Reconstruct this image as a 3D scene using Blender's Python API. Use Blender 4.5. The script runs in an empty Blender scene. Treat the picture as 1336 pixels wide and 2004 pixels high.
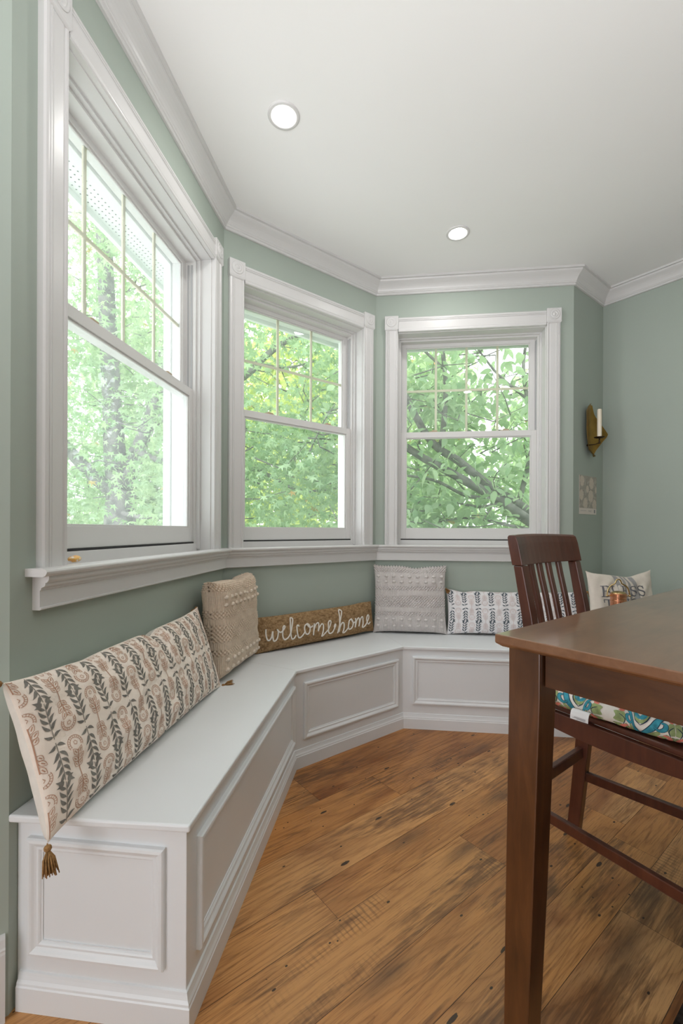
import bpy, math, random
import numpy as np
from mathutils import Vector, Matrix
random.seed(7); RNG = np.random.default_rng(11)
C = bpy.context.scene.collection
PI = math.pi
# ------------------------------------------------------------------ frames
TH = 0.9013258; Q = PI/4
def dr(a): return np.array([math.sin(a), math.cos(a)])
def nr(a): return np.array([math.cos(a), -math.sin(a)])
P1 = np.array([-0.6090, 2.3015]); P2 = np.array([0.2256, 2.9621])
P0 = P1 - 1.2859*dr(TH-Q); P3 = P2 + 1.2391*dr(TH+Q); P4 = P3 + 0.4371*dr(TH)
PO = P0 - 2.25*dr(TH); PE = P4 + 3.1*dr(TH+2*Q)
CEIL = 2.743; SEAT = 0.4605
WALL = {'L': (P0, TH-Q), 'M': (P1, TH), 'R': (P2, TH+Q), 'S': (P3, TH), 'E': (P4, TH+2*Q), 'O': (PO, TH)}
def rz(w): return PI/2 - WALL[w][1]
def at(w, u, n, z=0.0):            # point by distance along a wall, distance into the room, height
    P, a = WALL[w]; q = P + dr(a)*u + nr(a)*n
    return Vector((q[0], q[1], z))
def wmat(w):
    return Matrix.Translation(at(w, 0, 0)) @ Matrix.Rotation(rz(w), 4, 'Z')

# ------------------------------------------------------------------ materials
def nodes_of(name):
    m = bpy.data.materials.new(name); m.use_nodes = True
    nt = m.node_tree; b = nt.nodes['Principled BSDF']
    return m, nt, b
def setin(b, **k):
    for kk, v in k.items():
        kk = kk.replace('_', ' ')
        if kk in b.inputs: b.inputs[kk].default_value = v
def N(nt, t, **k):
    n = nt.nodes.new(t)
    for a, v in k.items(): setattr(n, a, v)
    return n
def L(nt, a, b): nt.links.new(a, b)
def ramp(nt, stops, interp='LINEAR'):
    r = N(nt, 'ShaderNodeValToRGB'); e = r.color_ramp.elements; r.color_ramp.interpolation = interp
    while len(e) > 1: e.remove(e[-1])
    e[0].position = stops[0][0]; e[0].color = (*stops[0][1], 1)
    for p, c in stops[1:]:
        x = e.new(p); x.color = (*c, 1)
    return r
def mixc(nt, fac, a, b, mode='MIX'):
    m = N(nt, 'ShaderNodeMix', data_type='RGBA', blend_type=mode)
    for s, v in ((0, fac), (6, a), (7, b)):
        if hasattr(v, 'is_output'): L(nt, v, m.inputs[s])
        elif s == 0: m.inputs[s].default_value = v
        else: m.inputs[s].default_value = (*v, 1)
    return m.outputs[2]
def mth(nt, op, a, b=None, c=None):
    m = N(nt, 'ShaderNodeMath', operation=op)
    for i, v in enumerate((a, b, c)):
        if v is None: continue
        if hasattr(v, 'is_output'): L(nt, v, m.inputs[i])
        else: m.inputs[i].default_value = v
    return m.outputs[0]
def mapping(nt, src, scale):
    mp = N(nt, 'ShaderNodeMapping'); mp.inputs['Scale'].default_value = scale
    L(nt, src, mp.inputs['Vector']); return mp.outputs[0]
def noise(nt, vec, scale, detail=3, rough=.5, dist=0.0):
    n = N(nt, 'ShaderNodeTexNoise'); n.inputs['Scale'].default_value = scale
    n.inputs['Detail'].default_value = detail; n.inputs['Roughness'].default_value = rough
    n.inputs['Distortion'].default_value = dist
    if vec is not None: L(nt, vec, n.inputs['Vector'])
    return n.outputs['Fac']
def bump(nt, b, h, strength, dist=.01):
    bp = N(nt, 'ShaderNodeBump'); bp.inputs['Strength'].default_value = strength; bp.inputs['Distance'].default_value = dist
    L(nt, h, bp.inputs['Height']); L(nt, bp.outputs[0], b.inputs['Normal'])
def plain(name, col, rough=.5, spec=.5, metal=0.0, var=.0, vscale=20, bmp=0.0, bscale=300, coat=0.0):
    m, nt, b = nodes_of(name)
    setin(b, Base_Color=(*col, 1), Roughness=rough, Metallic=metal)
    b.inputs['Specular IOR Level'].default_value = spec
    b.inputs['Coat Weight'].default_value = coat; b.inputs['Coat Roughness'].default_value = .12
    tc = N(nt, 'ShaderNodeTexCoord')
    if var:
        f = noise(nt, tc.outputs['Object'], vscale, 4)
        d = tuple(c*(1-var) for c in col); u = tuple(min(1, c*(1+var)) for c in col)
        r = ramp(nt, [(.3, d), (.7, u)]); L(nt, f, r.inputs[0]); L(nt, r.outputs[0], b.inputs['Base Color'])
    if bmp:
        bump(nt, b, noise(nt, tc.outputs['Object'], bscale, 2), bmp, .002)
    return m
WHITE = (.665, .655, .65)
M_trim = plain('painted_trim', WHITE, .32, .45, var=.012, vscale=6)
M_sash = plain('window_vinyl', (.72, .71, .70), .38, .4, var=.01, vscale=5)
M_track = plain('window_track', (.46, .46, .47), .5, .3)
M_gap = plain('gap_shade_and_joint', (.05, .05, .05), .8, .2)  # near-black: painted shade below the sash, dark base in board joints
M_bench = plain('painted_bench', (.765, .785, .80), .33, .45, var=.012, vscale=5)
M_wall = plain('sage_wall_paint', (.385, .438, .388), .62, .3, var=.02, vscale=2.5, bmp=.05, bscale=260)
M_ceil = plain('ceiling_paint', (.86, .855, .85), .8, .2, var=.008, vscale=2)
M_muntin = plain('cream_grille', (.86, .78, .61), .5, .4)
M_lock = plain('tan_lock', (.50, .40, .28), .45, .4)
M_white_bk = plain('white_cotton', (.80, .76, .70), .85, .15, var=.04, vscale=40, bmp=.15, bscale=900)
M_print = plain('printed_cotton', (.90, .80, .71), .85, .15, var=.03, vscale=60, bmp=.15, bscale=900)
M_print2 = plain('printed_cotton_cool_lit', (.80, .78, .79), .85, .15, var=.03, vscale=60, bmp=.15, bscale=900)  # same cloth as the near cushion, bluish light painted into the colour
M_vine = plain('charcoal_print', (.215, .205, .185), .9, .1, var=.25, vscale=90)
M_vine2 = plain('charcoal_print_cool_lit', (.105, .125, .145), .9, .1, var=.25, vscale=90)  # same vine ink, recoloured for the bluish light
M_peach = plain('terracotta_print', (.50, .29, .20), .9, .1, var=.1, vscale=60)
M_peach2 = plain('terracotta_print_cool_lit', (.60, .47, .44), .9, .1, var=.1, vscale=60)  # same motif ink, recoloured for the bluish light
M_knit = plain('beige_knit', (.66, .54, .43), .95, .1, var=.08, vscale=120, bmp=.3, bscale=500)
M_knit2 = plain('grey_knit', (.60, .56, .545), .95, .1, var=.08, vscale=120, bmp=.3, bscale=500)
M_bobble = plain('pale_yarn', (.70, .60, .50), .95, .1, var=.05, vscale=120, bmp=.3, bscale=500)
M_rope = plain('white_yarn', (.80, .75, .69), .9, .1, var=.05, vscale=300, bmp=.3, bscale=700)
M_tassel = plain('jute_tassel', (.30, .165, .065), .85, .2, var=.35, vscale=200)
M_stripe = plain('grey_stripe', (.36, .35, .345), .9, .1, var=.08, vscale=80)
M_letter = plain('grey_letter', (.17, .17, .185), .9, .1, var=.08, vscale=80)
M_canvas = plain('cream_canvas', (.76, .69, .61), .9, .1, var=.03, vscale=40, bmp=.2, bscale=800)
M_brass = plain('aged_brass', (.34, .205, .05), .38, .5, metal=.9, var=.25, vscale=18)
M_brass2 = plain('polished_brass', (.62, .47, .24), .22, .5, metal=1.0, var=.1, vscale=30)
M_iron = plain('dark_bronze', (.05, .028, .012), .45, .5, metal=.7)
M_copper = plain('copper', (.72, .33, .19), .22, .5, metal=1.0, var=.15, vscale=25)
M_wax = plain('candle_wax', (.80, .72, .58), .5, .4)
M_wick = plain('candle_wick', (.25, .2, .14), .9, .1)
M_tag = plain('care_tag', (.82, .81, .82), .6, .3)
M_ink = plain('grey_ink', (.32, .32, .33), .8, .1)
M_tan_ink = plain('tan_ink', (.62, .46, .30), .8, .1)
M_cardbg = plain('sample_ground', (.40, .37, .32), .7, .2, var=.2, vscale=140)
M_cardfl = plain('sample_flower', (.62, .555, .47), .7, .2, var=.08, vscale=200)
M_cardlf = plain('sample_leaf', (.47, .45, .385), .7, .2, var=.1, vscale=200)
M_paper = plain('sample_paper', (.74, .68, .62), .7, .2)
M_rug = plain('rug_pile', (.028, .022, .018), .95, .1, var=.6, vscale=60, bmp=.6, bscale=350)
M_ext = plain('exterior_white', (.82, .86, .83), .6, .3, var=.02, vscale=4)
M_hole = plain('soffit_hole', (.06, .08, .08), .9, .1)
M_bark = plain('tree_bark', (.19, .185, .175), .95, .1, var=.5, vscale=14, bmp=.8, bscale=30)
M_shed = plain('shed_siding', (.62, .63, .66), .7, .2, var=.05)
M_shedroof = plain('shed_roof', (.70, .69, .67), .8, .2, var=.1)

def wood(name, stops, rough, scale=(2.2, 14, 14), coat=.35, mott=.5, crough=.18):
    m, nt, b = nodes_of(name)
    tc = N(nt, 'ShaderNodeTexCoord'); o = tc.outputs['Object']
    f1 = noise(nt, mapping(nt, o, scale), 3.0, 6, .6, .6)
    f2 = noise(nt, o, 5.0, 3, .5, .4)
    f = mth(nt, 'ADD', mth(nt, 'MULTIPLY', f1, 1-mott), mth(nt, 'MULTIPLY', f2, mott))
    r = ramp(nt, stops); L(nt, f, r.inputs[0]); L(nt, r.outputs[0], b.inputs['Base Color'])
    setin(b, Roughness=rough); b.inputs['Specular IOR Level'].default_value = .5
    b.inputs['Coat Weight'].default_value = coat; b.inputs['Coat Roughness'].default_value = crough
    bump(nt, b, noise(nt, mapping(nt, o, tuple(s*3 for s in scale)), 8, 3), .03, .002)
    return m
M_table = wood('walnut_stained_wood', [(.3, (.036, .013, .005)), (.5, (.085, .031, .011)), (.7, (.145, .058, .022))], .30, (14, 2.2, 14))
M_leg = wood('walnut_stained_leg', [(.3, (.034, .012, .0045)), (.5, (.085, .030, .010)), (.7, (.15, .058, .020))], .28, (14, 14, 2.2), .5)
M_tabletop = wood('walnut_stained_top_sheen', [(.3, (.13, .056, .025)), (.5, (.195, .088, .041)), (.7, (.25, .122, .062))], .30, (2.2, 14, 14), .8, crough=.09)  # same stain on a lighter base: reflected sheen painted into the colour
M_chair = wood('cherry_stained_wood', [(.3, (.050, .014, .008)), (.5, (.088, .025, .013)), (.7, (.13, .040, .019))], .33, (12, 12, 2.0), .2)

# reclaimed plank floor
def floor_mat():
    m, nt, b = nodes_of('reclaimed_oak_floor')
    uv = N(nt, 'ShaderNodeUVMap', uv_map='plank').outputs[0]
    tone = N(nt, 'ShaderNodeAttribute', attribute_name='tone').outputs['Fac']
    base = ramp(nt, [(0, (.27, .105, .034)), (.30, (.46, .205, .062)), (.7, (.55, .27, .095)), (1, (.58, .335, .155))])
    L(nt, tone, base.inputs[0]); col = base.outputs[0]
    # broad tonal drift within a board
    d = noise(nt, mapping(nt, uv, (1.6, 5, 1)), 1.0, 4, .55, .8)
    r = ramp(nt, [(.30, (.56, .44, .36)), (.48, (1, 1, 1)), (.72, (1.15, 1.12, 1.06))]); L(nt, d, r.inputs[0])
    col = mixc(nt, 1.0, col, r.outputs[0], 'MULTIPLY')
    # cathedral grain
    wv = noise(nt, mapping(nt, uv, (.55, 6.5, 1)), 1.0, 2, .5, .35)
    wr = mth(nt, 'FRACT', mth(nt, 'MULTIPLY', wv, 17))
    r2 = ramp(nt, [(.0, (.70, .64, .58)), (.25, (.97, .96, .95)), (.7, (1.04, 1.04, 1.03)), (1, (.84, .80, .76))]); L(nt, wr, r2.inputs[0])
    col = mixc(nt, .9, col, r2.outputs[0], 'MULTIPLY')
    # fine pores
    p = noise(nt, mapping(nt, uv, (10, 230, 1)), 1.0, 4, .65, .2)
    r3 = ramp(nt, [(.34, (.50, .43, .36)), (.50, (1, 1, 1))]); L(nt, p, r3.inputs[0])
    col = mixc(nt, .7, col, r3.outputs[0], 'MULTIPLY')
    # weathered dark patches streaked along the board
    s1 = noise(nt, mapping(nt, uv, (1.1, 4.5, 1)), 1.3, 5, .62, .5)
    s2 = noise(nt, mapping(nt, uv, (6, 95, 1)), 1.0, 4, .7, .5)
    k = mth(nt, 'ADD', mth(nt, 'MULTIPLY', s1, .62), mth(nt, 'MULTIPLY', s2, .38))
    r4 = ramp(nt, [(.515, (0, 0, 0)), (.60, (1, 1, 1))]); L(nt, k, r4.inputs[0])
    col = mixc(nt, mth(nt, 'MULTIPLY', r4.outputs[0], .74), col, (.105, .046, .020))
    # saw marks across the board
    sw = N(nt, 'ShaderNodeTexWave', wave_type='BANDS', bands_direction='X'); sw.inputs['Scale'].default_value = 19
    sw.inputs['Distortion'].default_value = 4.5; sw.inputs['Detail'].default_value = 2
    L(nt, mapping(nt, uv, (1, .6, 1)), sw.inputs['Vector'])
    sm = mth(nt, 'MULTIPLY', noise(nt, mapping(nt, uv, (1.6, 5, 1)), 1.1, 2, .5), mth(nt, 'GREATER_THAN', mth(nt, 'FRACT', mth(nt, 'MULTIPLY', tone, 7.3)), .72))
    r5 = ramp(nt, [(.55, (0, 0, 0)), (.66, (1, 1, 1))]); L(nt, sm, r5.inputs[0])
    r6 = ramp(nt, [(.62, (0, 0, 0)), (.9, (1, 1, 1))]); L(nt, sw.outputs['Fac'], r6.inputs[0])
    col = mixc(nt, mth(nt, 'MULTIPLY', mth(nt, 'MULTIPLY', r5.outputs[0], r6.outputs[0]), .42), col, (.08, .036, .016))
    # nail holes, checks and knots
    def spots(scale, rad, seedvec, thr):
        v = N(nt, 'ShaderNodeTexVoronoi', feature='F1', voronoi_dimensions='2D'); v.inputs['Scale'].default_value = 1
        L(nt, mapping(nt, uv, scale), v.inputs['Vector'])
        near = mth(nt, 'LESS_THAN', mth(nt, 'ADD', v.outputs['Distance'], mth(nt, 'MULTIPLY', mth(nt, 'SUBTRACT', s2, .5), rad*2.2)), rad)
        sep = N(nt, 'ShaderNodeSeparateColor'); L(nt, v.outputs['Color'], sep.inputs[0])
        return mth(nt, 'MULTIPLY', near, mth(nt, 'GREATER_THAN', sep.outputs[seedvec], thr))
    sp = mth(nt, 'MAXIMUM', spots((5, 9, 1), .028, 0, .62), spots((2.2, 7, 1), .034, 1, .55))
    sp = mth(nt, 'MAXIMUM', sp, mth(nt, 'MULTIPLY', spots((19, 24, 1), .055, 2, .70), mth(nt, 'GREATER_THAN', noise(nt, mapping(nt, uv, (1.2, 2.6, 1)), 1.3, 1), .58)))
    col = mixc(nt, mth(nt, 'MULTIPLY', sp, .92), col, (.016, .010, .008))
    kv = N(nt, 'ShaderNodeTexVoronoi', feature='F1', voronoi_dimensions='2D'); kv.inputs['Scale'].default_value = 1
    L(nt, mapping(nt, uv, (1.15, 4.2, 1)), kv.inputs['Vector'])
    kn = N(nt, 'ShaderNodeMapRange'); kn.inputs['From Min'].default_value = .02; kn.inputs['From Max'].default_value = .17; kn.inputs['To Min'].default_value = 1; kn.inputs['To Max'].default_value = 0
    L(nt, mth(nt, 'ADD', kv.outputs['Distance'], mth(nt, 'MULTIPLY', mth(nt, 'SUBTRACT', s2, .5), .12)), kn.inputs[0])
    ks = N(nt, 'ShaderNodeSeparateColor'); L(nt, kv.outputs['Color'], ks.inputs[0])
    col = mixc(nt, mth(nt, 'MULTIPLY', mth(nt, 'MULTIPLY', kn.outputs[0], mth(nt, 'GREATER_THAN', ks.outputs[1], .62)), .62), col, (.10, .052, .026))
    L(nt, col, b.inputs['Base Color'])
    rr = N(nt, 'ShaderNodeMapRange'); rr.inputs['To Min'].default_value = .26; rr.inputs['To Max'].default_value = .42
    L(nt, s1, rr.inputs[0]); L(nt, rr.outputs[0], b.inputs['Roughness'])
    b.inputs['Specular IOR Level'].default_value = .45
    bump(nt, b, mth(nt, 'ADD', p, mth(nt, 'MULTIPLY', s2, .6)), .10, .003)
    return m
M_floor = floor_mat()

def jute_mat():
    m, nt, b = nodes_of('braided_jute')
    o = N(nt, 'ShaderNodeTexCoord').outputs['Object']
    f = noise(nt, mapping(nt, o, (60, 60, 90)), 1.0, 4, .65)
    r = ramp(nt, [(.25, (.12, .065, .028)), (.5, (.32, .20, .10)), (.75, (.47, .32, .18))]); L(nt, f, r.inputs[0])
    L(nt, r.outputs[0], b.inputs['Base Color']); setin(b, Roughness=.9); b.inputs['Specular IOR Level'].default_value = .15
    bump(nt, b, noise(nt, mapping(nt, o, (160, 160, 420)), 1.0, 3), .5, .003)
    return m
M_jute = jute_mat()

def glass_mat():
    m = bpy.data.materials.new('window_glass'); m.use_nodes = True; nt = m.node_tree; nt.nodes.clear()
    out = N(nt, 'ShaderNodeOutputMaterial')
    tr = N(nt, 'ShaderNodeBsdfTransparent'); tr.inputs[0].default_value = (.955, .985, .97, 1)
    hz = N(nt, 'ShaderNodeBsdfTranslucent'); hz.inputs[0].default_value = (.92, .97, 1.0, 1)   # haze veil painted into the pane to wash out the view
    gl = N(nt, 'ShaderNodeBsdfGlossy'); gl.inputs['Roughness'].default_value = .0; gl.inputs[0].default_value = (.95, .97, 1, 1)
    fr = N(nt, 'ShaderNodeFresnel'); ge = N(nt, 'ShaderNodeNewGeometry')      # thin pane: same reflectance on both faces
    mr = N(nt, 'ShaderNodeMapRange'); mr.inputs['To Min'].default_value = 1.45; mr.inputs['To Max'].default_value = 1/1.45
    L(nt, ge.outputs['Backfacing'], mr.inputs[0]); L(nt, mr.outputs[0], fr.inputs['IOR'])
    a = N(nt, 'ShaderNodeMixShader'); a.inputs[0].default_value = .06; L(nt, tr.outputs[0], a.inputs[1]); L(nt, hz.outputs[0], a.inputs[2])
    c = N(nt, 'ShaderNodeMixShader'); L(nt, fr.outputs[0], c.inputs[0]); L(nt, a.outputs[0], c.inputs[1]); L(nt, gl.outputs[0], c.inputs[2])
    L(nt, c.outputs[0], out.inputs[0]); return m
M_glass = glass_mat()
def lamp_mat():
    m, nt, b = nodes_of('lamp_lens'); setin(b, Base_Color=(1, 1, 1, 1)); b.inputs['Emission Color'].default_value = (1, .98, .95, 1)
    b.inputs['Emission Strength'].default_value = 170; return m
M_lens = lamp_mat()
def leaf_mat(name, dark, light, trans, tcol):
    m = bpy.data.materials.new(name); m.use_nodes = True; nt = m.node_tree; b = nt.nodes['Principled BSDF']
    out = [n for n in nt.nodes if n.type == 'OUTPUT_MATERIAL'][0]
    a = N(nt, 'ShaderNodeAttribute', attribute_name='tone').outputs['Fac']
    r = ramp(nt, [(0, dark), (.88, light), (.93, light), (.965, (.62, .34, .13)), (1, (.62, .34, .13))]); L(nt, a, r.inputs[0]); L(nt, r.outputs[0], b.inputs['Base Color'])
    setin(b, Roughness=.5); b.inputs['Specular IOR Level'].default_value = .35
    t = N(nt, 'ShaderNodeBsdfTranslucent'); L(nt, mixc(nt, .55, r.outputs[0], tcol), t.inputs[0])
    mx = N(nt, 'ShaderNodeMixShader'); mx.inputs[0].default_value = trans
    L(nt, b.outputs[0], mx.inputs[1]); L(nt, t.outputs[0], mx.inputs[2]); L(nt, mx.outputs[0], out.inputs[0]); return m
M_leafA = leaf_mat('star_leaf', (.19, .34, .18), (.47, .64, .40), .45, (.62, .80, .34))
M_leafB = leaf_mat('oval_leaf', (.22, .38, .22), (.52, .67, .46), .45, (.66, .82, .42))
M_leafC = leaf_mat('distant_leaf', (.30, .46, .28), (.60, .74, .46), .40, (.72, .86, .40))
M_leafD = leaf_mat('sunlit_yellow_leaf', (.42, .56, .16), (.78, .86, .36), .45, (.86, .88, .30))  # sunlit glow put into the leaf colour of one distant tree
M_lawn = plain('lawn_grass', (.44, .47, .38), .9, .1, var=.3, vscale=8)

# ------------------------------------------------------------------ mesh building
class MB:
    def __init__(s): s.v = []; s.f = []; s.m = []
    def add(s, verts, faces, mi=0):
        o = len(s.v); s.v += [tuple(map(float, p)) for p in verts]
        for f in faces: s.f.append(tuple(i+o for i in f)); s.m.append(mi)
        return s
    def box(s, x0, x1, y0, y1, z0, z1, mi=0):
        v = [(x, y, z) for x in (x0, x1) for y in (y0, y1) for z in (z0, z1)]
        return s.add(v, [(0, 1, 3, 2), (4, 6, 7, 5), (0, 4, 5, 1), (2, 3, 7, 6), (0, 2, 6, 4), (1, 5, 7, 3)], mi)
    def hexa(s, b, t, mi=0):       # bottom ring and top ring of the same length
        n = len(b); f = [tuple(reversed(range(n))), tuple(range(n, 2*n))]
        for i in range(n): j = (i+1) % n; f.append((i, j, n+j, n+i))
        return s.add(list(b)+list(t), f, mi)
    def prism(s, poly, z0, z1, mi=0): return s.hexa([(x, y, z0) for x, y in poly], [(x, y, z1) for x, y in poly], mi)
    def loft(s, rings, closed=True, caps=True, mi=0):
        n = len(rings[0]); v = [p for r in rings for p in r]; f = []
        for i in range(len(rings)-1):
            for j in range(n if closed else n-1):
                k = (j+1) % n; f.append((i*n+j, i*n+k, (i+1)*n+k, (i+1)*n+j))
        if caps: f.append(tuple(reversed(range(n)))); f.append(tuple(range((len(rings)-1)*n, len(rings)*n)))
        return s.add(v, f, mi)
    def tube(s, pts, rad, n=8, mi=0, caps=True, flat=1.0, up=None):
        pts = [Vector(p) for p in pts]; rings = []; prev = None
        for i, p in enumerate(pts):
            d = (pts[min(i+1, len(pts)-1)] - pts[max(i-1, 0)]).normalized()
            if prev is None:
                a = Vector(up) if up else (Vector((0, 0, 1)) if abs(d.z) < .9 else Vector((1, 0, 0)))
            else: a = prev
            a = (a - d*a.dot(d)).normalized(); b = d.cross(a); prev = a
            r = rad[i] if hasattr(rad, '__len__') else rad
            rings.append([p + a*(r*flat*math.cos(2*PI*k/n)) + b*(r*math.sin(2*PI*k/n)) for k in range(n)])
        return s.loft(rings, True, caps, mi)
    def lathe(s, prof, n=24, c=(0, 0, 0), mi=0, caps=True):
        return s.loft([[(c[0]+r*math.cos(2*PI*k/n), c[1]+r*math.sin(2*PI*k/n), c[2]+z) for k in range(n)] for r, z in prof], True, caps, mi)
    def ball(s, c, rx, ry, rz_, n=10, mi=0):
        pr = [(math.sin(PI*i/n), -math.cos(PI*i/n)) for i in range(n+1)]
        pr[0] = (.02, -1); pr[-1] = (.02, 1)
        rings = [[(c[0]+rx*r*math.cos(2*PI*k/n), c[1]+ry*r*math.sin(2*PI*k/n), c[2]+rz_*z) for k in range(n)] for r, z in pr]
        return s.loft(rings, True, True, mi)
    def build(s, name, mats, parent=None, smooth=False, bevel=0.0, auto=None, mtx=None, seg=2):
        me = bpy.data.meshes.new(name); me.from_pydata(s.v, [], s.f); me.update()
        mats = mats if isinstance(mats, (list, tuple)) else [mats]
        for m in mats: me.materials.append(m)
        me.polygons.foreach_set('material_index', s.m)
        if smooth or auto: me.polygons.foreach_set('use_smooth', [True]*len(me.polygons))
        o = bpy.data.objects.new(name, me); C.objects.link(o)
        if mtx is not None: o.matrix_world = mtx
        if parent is not None: o.parent = parent
        if bevel:
            b = o.modifiers.new('bevel', 'BEVEL'); b.width = bevel; b.segments = seg; b.limit_method = 'ANGLE'; b.angle_limit = math.radians(35)
            b.harden_normals = False
        if auto: 
            sh = me
            try: sh.set_sharp_from_angle(angle=math.radians(auto))
            except Exception: pass
        return o
def tag(o, label, cat=None, group=None, kind=None):
    o['label'] = label
    if cat: o['category'] = cat
    if group: o['group'] = group
    if kind: o['kind'] = kind
    return o
def thing(name, label, cat, loc=(0, 0, 0), rot=0.0, group=None, kind=None, rot3=None):
    o = bpy.data.objects.new(name, None); C.objects.link(o); o.location = loc
    o.rotation_euler = rot3 if rot3 else (0, 0, rot); o.empty_display_size = .05
    return tag(o, label, cat, group, kind)
def copy_thing(root, loc, rot=None, label=None):
    r = root.copy(); C.objects.link(r); r.location = loc
    if rot is not None: r.rotation_euler = (0, 0, rot)
    if label: r['label'] = label
    for ch in list(root.children):
        c = ch.copy(); C.objects.link(c); c.parent = r
        for g in ch.children:
            d = g.copy(); C.objects.link(d); d.parent = c
    return r
def miter(path, angs, i, b):       # offset path vertex i by b into the room
    P = path[i]
    if i == 0: return P + nr(angs[0])*b
    if i == len(path)-1: return P + nr(angs[-1])*b
    a0, a1 = angs[i-1], angs[i]
    return P + nr((a0+a1)/2)*b/math.cos((a1-a0)/2)
def sweep(mb, prof, path, angs, mi=0):
    rings = []
    for i in range(len(path)):
        rings.append([(*miter(path, angs, i, n), z) for n, z in prof])
    mb.loft(rings, True, True, mi)
# smooth (catmull) subdivision of a 2-D / 3-D polyline
def catmull(pts, k=5):
    p = [np.array(q, float) for q in pts]; out = []
    for i in range(len(p)-1):
        a, b, c, d = p[max(i-1, 0)], p[i], p[i+1], p[min(i+2, len(p)-1)]
        for j in range(k):
            t = j/k; out.append(.5*((2*b)+(-a+c)*t+(2*a-5*b+4*c-d)*t*t+(-a+3*b-3*c+d)*t**3))
    out.append(p[-1]); return out

# ================================================================== SETTING
aL, aM, aR = TH-Q, TH, TH+Q
# ---- floor: individual boards laid along the bay's middle wall
def clip(poly, a, b, c):           # keep a*x+b*y<=c
    out = []
    for i in range(len(poly)):
        p, q = poly[i], poly[(i+1) % len(poly)]
        dp, dq = a*p[0]+b*p[1]-c, a*q[0]+b*q[1]-c
        if dp <= 0: out.append(p)
        if dp*dq < 0: t = dp/(dp-dq); out.append((p[0]+t*(q[0]-p[0]), p[1]+t*(q[1]-p[1])))
    return out
seams = [-.03, .13, .29, .46, .685, .865, 1.042, 1.173, 1.357, 1.522, 1.66, 1.84, 1.99, 2.17, 2.33, 2.54, 2.68, 2.86, 3.05, 3.2, 3.38, 3.6, 3.75, 3.95, 4.15]
fixed = {3: [.126], 4: [-1.1, .417, 2.0], 6: [-.159, 1.75], 7: [-1.4, .403, 1.55], 8: [.95, 1.42], 9: [-.7, .84], 5: [-1.2, 1.25]}
mb = MB(); uvs = []; tones = []
for i in range(len(seams)-1):
    n0, n1 = seams[i]+.0006, seams[i+1]-.0006
    js = [-3.15] + sorted(fixed.get(i, [random.uniform(-1.9, -1.0), random.uniform(0, .9), random.uniform(1.5, 2.0)])) + [2.43]
    for u0, u1 in zip(js[:-1], js[1:]):
        poly = [(u0+.0005, -n0), (u1-.0005, -n0), (u1-.0005, -n1), (u0+.0005, -n1)]
        if n1 < .95:
            poly = clip(poly, -1, 1, .03); poly = clip(poly, 1, 1, 1.0944)   # bay side walls
        if len(poly) < 3: continue
        ox, oy = random.uniform(0, 40), random.uniform(0, 40)
        t = random.uniform(.0, 1.0)
        mb.add([(x, y, 0) for x, y in poly], [tuple(reversed(range(len(poly))))])
        uvs += [(x+ox, y+oy) for x, y in reversed(poly)]; tones.append(t)
mb.box(-3.15, 2.43, -4.15, -.865, -.06, -.0015, 1)
mb.prism([(-.93, -.90), (2.0, -.90), (1.12, .02), (-.05, .02)], -.06, -.0015, 1)
floor = mb.build('floor', [M_floor, M_gap], mtx=wmat('M'))
me = floor.data; uvl = me.uv_layers.new(name='plank'); at_ = me.attributes.new('tone', 'FLOAT', 'FACE')
flat = np.zeros((len(me.loops), 2), np.float32); flat[:len(uvs)] = uvs; uvl.data.foreach_set('uv', flat.ravel())
tt = np.zeros(len(me.polygons), np.float32); tt[:len(tones)] = tones; at_.data.foreach_set('value', tt)
tag(floor, 'reclaimed wide-plank wood floor with nail holes and dark streaks', 'floor', kind='structure')

# ---- ceiling
mb = MB()
cp = [PO, P0, P1, P2, P3, P4, PE]
cv = [np.array(p) for p in cp]
back = [PE - dr(TH)*5.6, ]
cpoly = [tuple(p) for p in cv] + [tuple(PE + nr(TH)*0 ), ]
# grow the outline a little so it sits over the wall heads
outl = [PO, P0 + nr(aM)*-.02, P1 + nr((aL+aM)/2)*-.1, P2 + nr((aM+aR)/2)*-.1, P3 + nr(aR)*-.05, P4 + dr(TH)*.1 + nr(TH)*-.1, PE + dr(TH)*.1, PO + nr(TH)*3.1]
mb.hexa([(p[0], p[1], CEIL) for p in reversed(outl)], [(p[0], p[1], CEIL+.06) for p in reversed(outl)])
ceiling = tag(mb.build('ceiling', M_ceil), 'smooth white ceiling with two recessed lights', 'ceiling', kind='structure')

# ---- walls
TW = .17
BACK = (1.2, 4.2)
OPEN = {'L': (.157, 1.130), 'M': (.106, .943), 'R': (.141, 1.073)}
LEN = {'L': 1.2859, 'M': 1.0644, 'R': 1.2391}
Z0, Z1 = 1.0, 2.408
def win_wall(w, name, label, e0, e1):
    a, b = OPEN[w]; l = LEN[w]; mb = MB()
    def piece(u0, u1, z0, z1):
        # ends are mitred outwards by e0 / e1
        o0 = u0 - (e0 if u0 == 0 else 0); o1 = u1 + (e1 if u1 == l else 0)
        mb.prism([(u0, 0), (u1, 0), (o1, TW), (o0, TW)], z0, z1)
    piece(0, l, 0, Z0); piece(0, l, Z1, CEIL); piece(0, a, Z0, Z1); piece(b, l, Z0, Z1)
    return tag(mb.build(name, M_wall, mtx=wmat(w)), label, 'wall', kind='structure')
k = TW*math.tan(PI/8)
win_wall('L', 'wall_left', 'sage green bay wall on the left around the nearest window', -k, k)
win_wall('M', 'wall_center', 'sage green angled bay wall around the middle window', k, k)
win_wall('R', 'wall_right', 'sage green bay wall around the right window', k, -k)
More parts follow.
